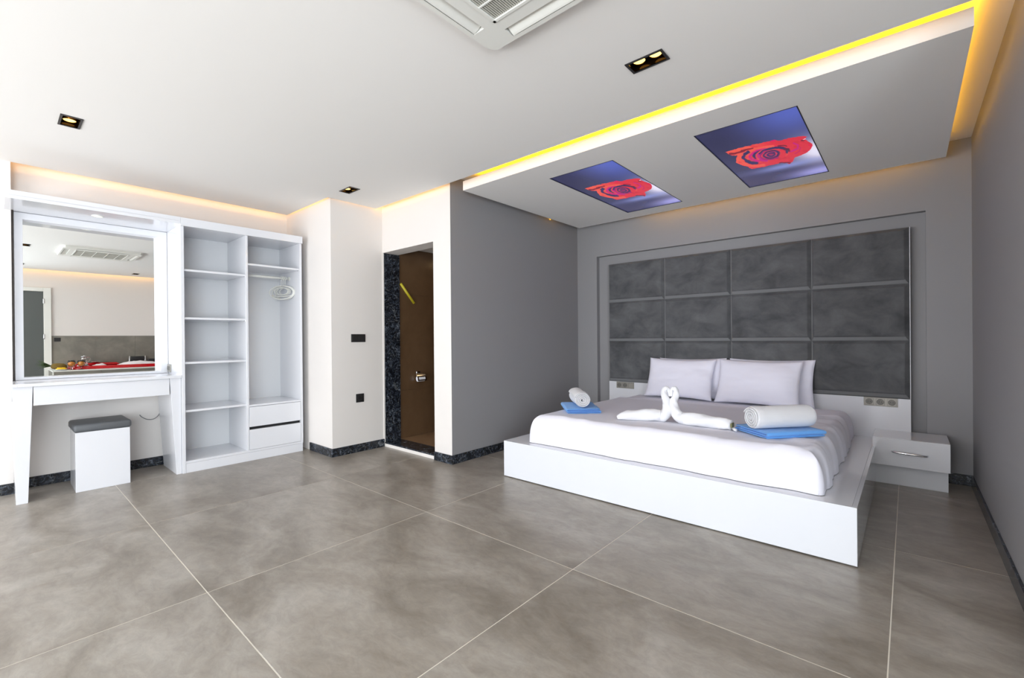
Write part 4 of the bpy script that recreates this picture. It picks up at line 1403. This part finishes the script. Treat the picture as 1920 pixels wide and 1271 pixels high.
t = thing('fruit_plate', 'white plate of sliced pineapple and red fruit on the tub deck, seen in the mirror', 'plate', (1.13, 0.775, ZTB))
build('plate', MB().lathe([(0.0, 0.004), (0.055, 0.0), (0.075, 0.004), (0.115, 0.016), (0.117, 0.019), (0.075, 0.009), (0.0, 0.008)], (1.13, 0.775, ZTB), 32), mat('white porcelain', (236, 236, 232), 0.15), t, smooth=True)
body = MB()
body.tube([(1.165, 0.655, ZTB + 0.075), (1.165, 0.675, ZTB + 0.072), (1.165, 0.74, ZTB + 0.068), (1.165, 0.81, ZTB + 0.064), (1.165, 0.85, ZTB + 0.060)], [0.028, 0.046, 0.056, 0.050, 0.022], 16)
pa = build('pineapple_half', body, pine_skin, t, smooth=True)
lf_ = MB()
for i in range(22):
    a = 2 * PI * i * 0.618
    q = 0.025 + 0.022 * (i % 3)
    dz, dx = math.sin(a) * q, math.cos(a) * q
    p0 = Vector((1.165, 0.665, ZTB + 0.076))
    p1 = p0 + Vector((dx * 0.7, -0.10, dz * 0.7 + 0.022))
    p2 = p0 + Vector((dx * 1.3, -0.205 + 0.004 * i, dz * 1.3 + 0.052))
    lf_.tube([p0, p1, p2], [0.014, 0.012, 0.001], 5, flat=0.3)
build('leaf_crown', lf_, leaf_green, t)
for k, (x, y, z) in enumerate(((1.055, 0.735, 0.016), (1.062, 0.775, 0.020), (1.068, 0.815, 0.016), (1.09, 0.755, 0.034), (1.09, 0.80, 0.034))):
    build('pineapple_slice', MB().lathe([(0.007, 0), (0.030, 0), (0.032, 0.008), (0.030, 0.016), (0.007, 0.016)], (x, y, ZTB + z), 14), pine_flesh, t)
for k, (x, y) in enumerate(((1.07, 0.85), (1.10, 0.865), (1.06, 0.872), (1.09, 0.84))):
    build('berry', MB().lathe([(0.0, 0.0), (0.010, 0.004), (0.014, 0.013), (0.010, 0.022), (0.0, 0.026)], (x, y, ZTB + 0.016), 12), berry, t, smooth=True)


def juice_glass(x, y, label):
    t = thing('juice_glass', label, 'glass', (x, y, ZTB), group='glasses of orange juice on the tub deck')
    k_ = 1.25
    prof = [(0.030, 0.0), (0.030, 0.003), (0.006, 0.006), (0.005, 0.036), (0.014, 0.042), (0.036, 0.058), (0.042, 0.090), (0.038, 0.130), (0.037, 0.130), (0.041, 0.090), (0.035, 0.060), (0.0, 0.046)]
    build('glass', MB().lathe([(a * k_, b_ * k_) for a, b_ in prof], (x, y, ZTB), 24), glass, t, smooth=True)
    build('juice', MB().lathe([(a * k_, b_ * k_) for a, b_ in ((0.0, 0.0465), (0.0345, 0.061), (0.0405, 0.090), (0.0395, 0.104), (0.0, 0.104))], (x, y, ZTB), 24), juice, t, smooth=True)
    return t


g0 = juice_glass(1.10, 0.905, 'stemmed glass of orange juice nearer the pineapple, seen in the mirror')
dup(g0, (1.10, 1.030, ZTB + 0.0), (0, 0, 0), 'stemmed glass of orange juice beside the glass carafe, seen in the mirror')
cx_, cy_ = 1.22, 1.075
t = thing('glass_carafe', 'clear glass carafe with a handle beside the juice glass, seen in the mirror', 'carafe', (cx_, cy_, ZTB + 0.058))
zc_ = ZTB + 0.058
build('body', MB().lathe([(0.044, 0.0), (0.052, 0.006), (0.056, 0.05), (0.048, 0.10), (0.032, 0.13), (0.032, 0.15), (0.040, 0.165), (0.039, 0.165), (0.030, 0.15), (0.030, 0.13), (0.046, 0.098), (0.053, 0.05), (0.049, 0.012), (0.0, 0.009)], (cx_, cy_, zc_), 28), glass, t, smooth=True)
build('handle', MB().tube(catmull([(cx_, cy_ + 0.034, zc_ + 0.15), (cx_, cy_ + 0.072, zc_ + 0.15), (cx_, cy_ + 0.082, zc_ + 0.11), (cx_, cy_ + 0.053, zc_ + 0.07)], 6), 0.006, 10), glass, t, smooth=True)
build('neck_ring', MB().lathe([(0.0325, 0.130), (0.035, 0.132), (0.035, 0.142), (0.0325, 0.144)], (cx_, cy_, zc_), 24, cap=False), chrome, t, smooth=True)
build('lid', MB().lathe([(0.041, 0.165), (0.041, 0.170), (0.012, 0.178), (0.010, 0.188), (0.0, 0.190)], (cx_, cy_, zc_), 24), chrome, t, smooth=True)
t = thing('small_dish', 'small red dish with a pale rim behind the carafe, seen in the mirror', 'dish', (1.62, 1.30, ZTB + 0.085))
build('dish', MB().lathe([(0.03, 0.0), (0.05, 0.008), (0.062, 0.020), (0.060, 0.020), (0.048, 0.010), (0.0, 0.004)], (bx1 - 0.03, 1.30, ZTB + 0.086), 24), berry, t, smooth=True)
build('rim', MB().lathe([(0.060, 0.019), (0.064, 0.020), (0.064, 0.023), (0.060, 0.022)], (bx1 - 0.03, 1.30, ZTB + 0.086), 24, cap=False), white_plastic, t, smooth=True)
t = thing('wall_socket', 'dark grey socket plate on the concrete tiles beside the door, seen in the mirror', 'socket', (XF - 0.012, 0.785, 1.14))
build('plate', boxm(XF - 0.022, XF - 0.012, 0.742, 0.828, 1.105, 1.175), dark_plastic, t, bevel=0.002)
build('rocker', boxm(XF - 0.026, XF - 0.022, 0.755, 0.815, 1.115, 1.165), dark_plastic, t, bevel=0.001)
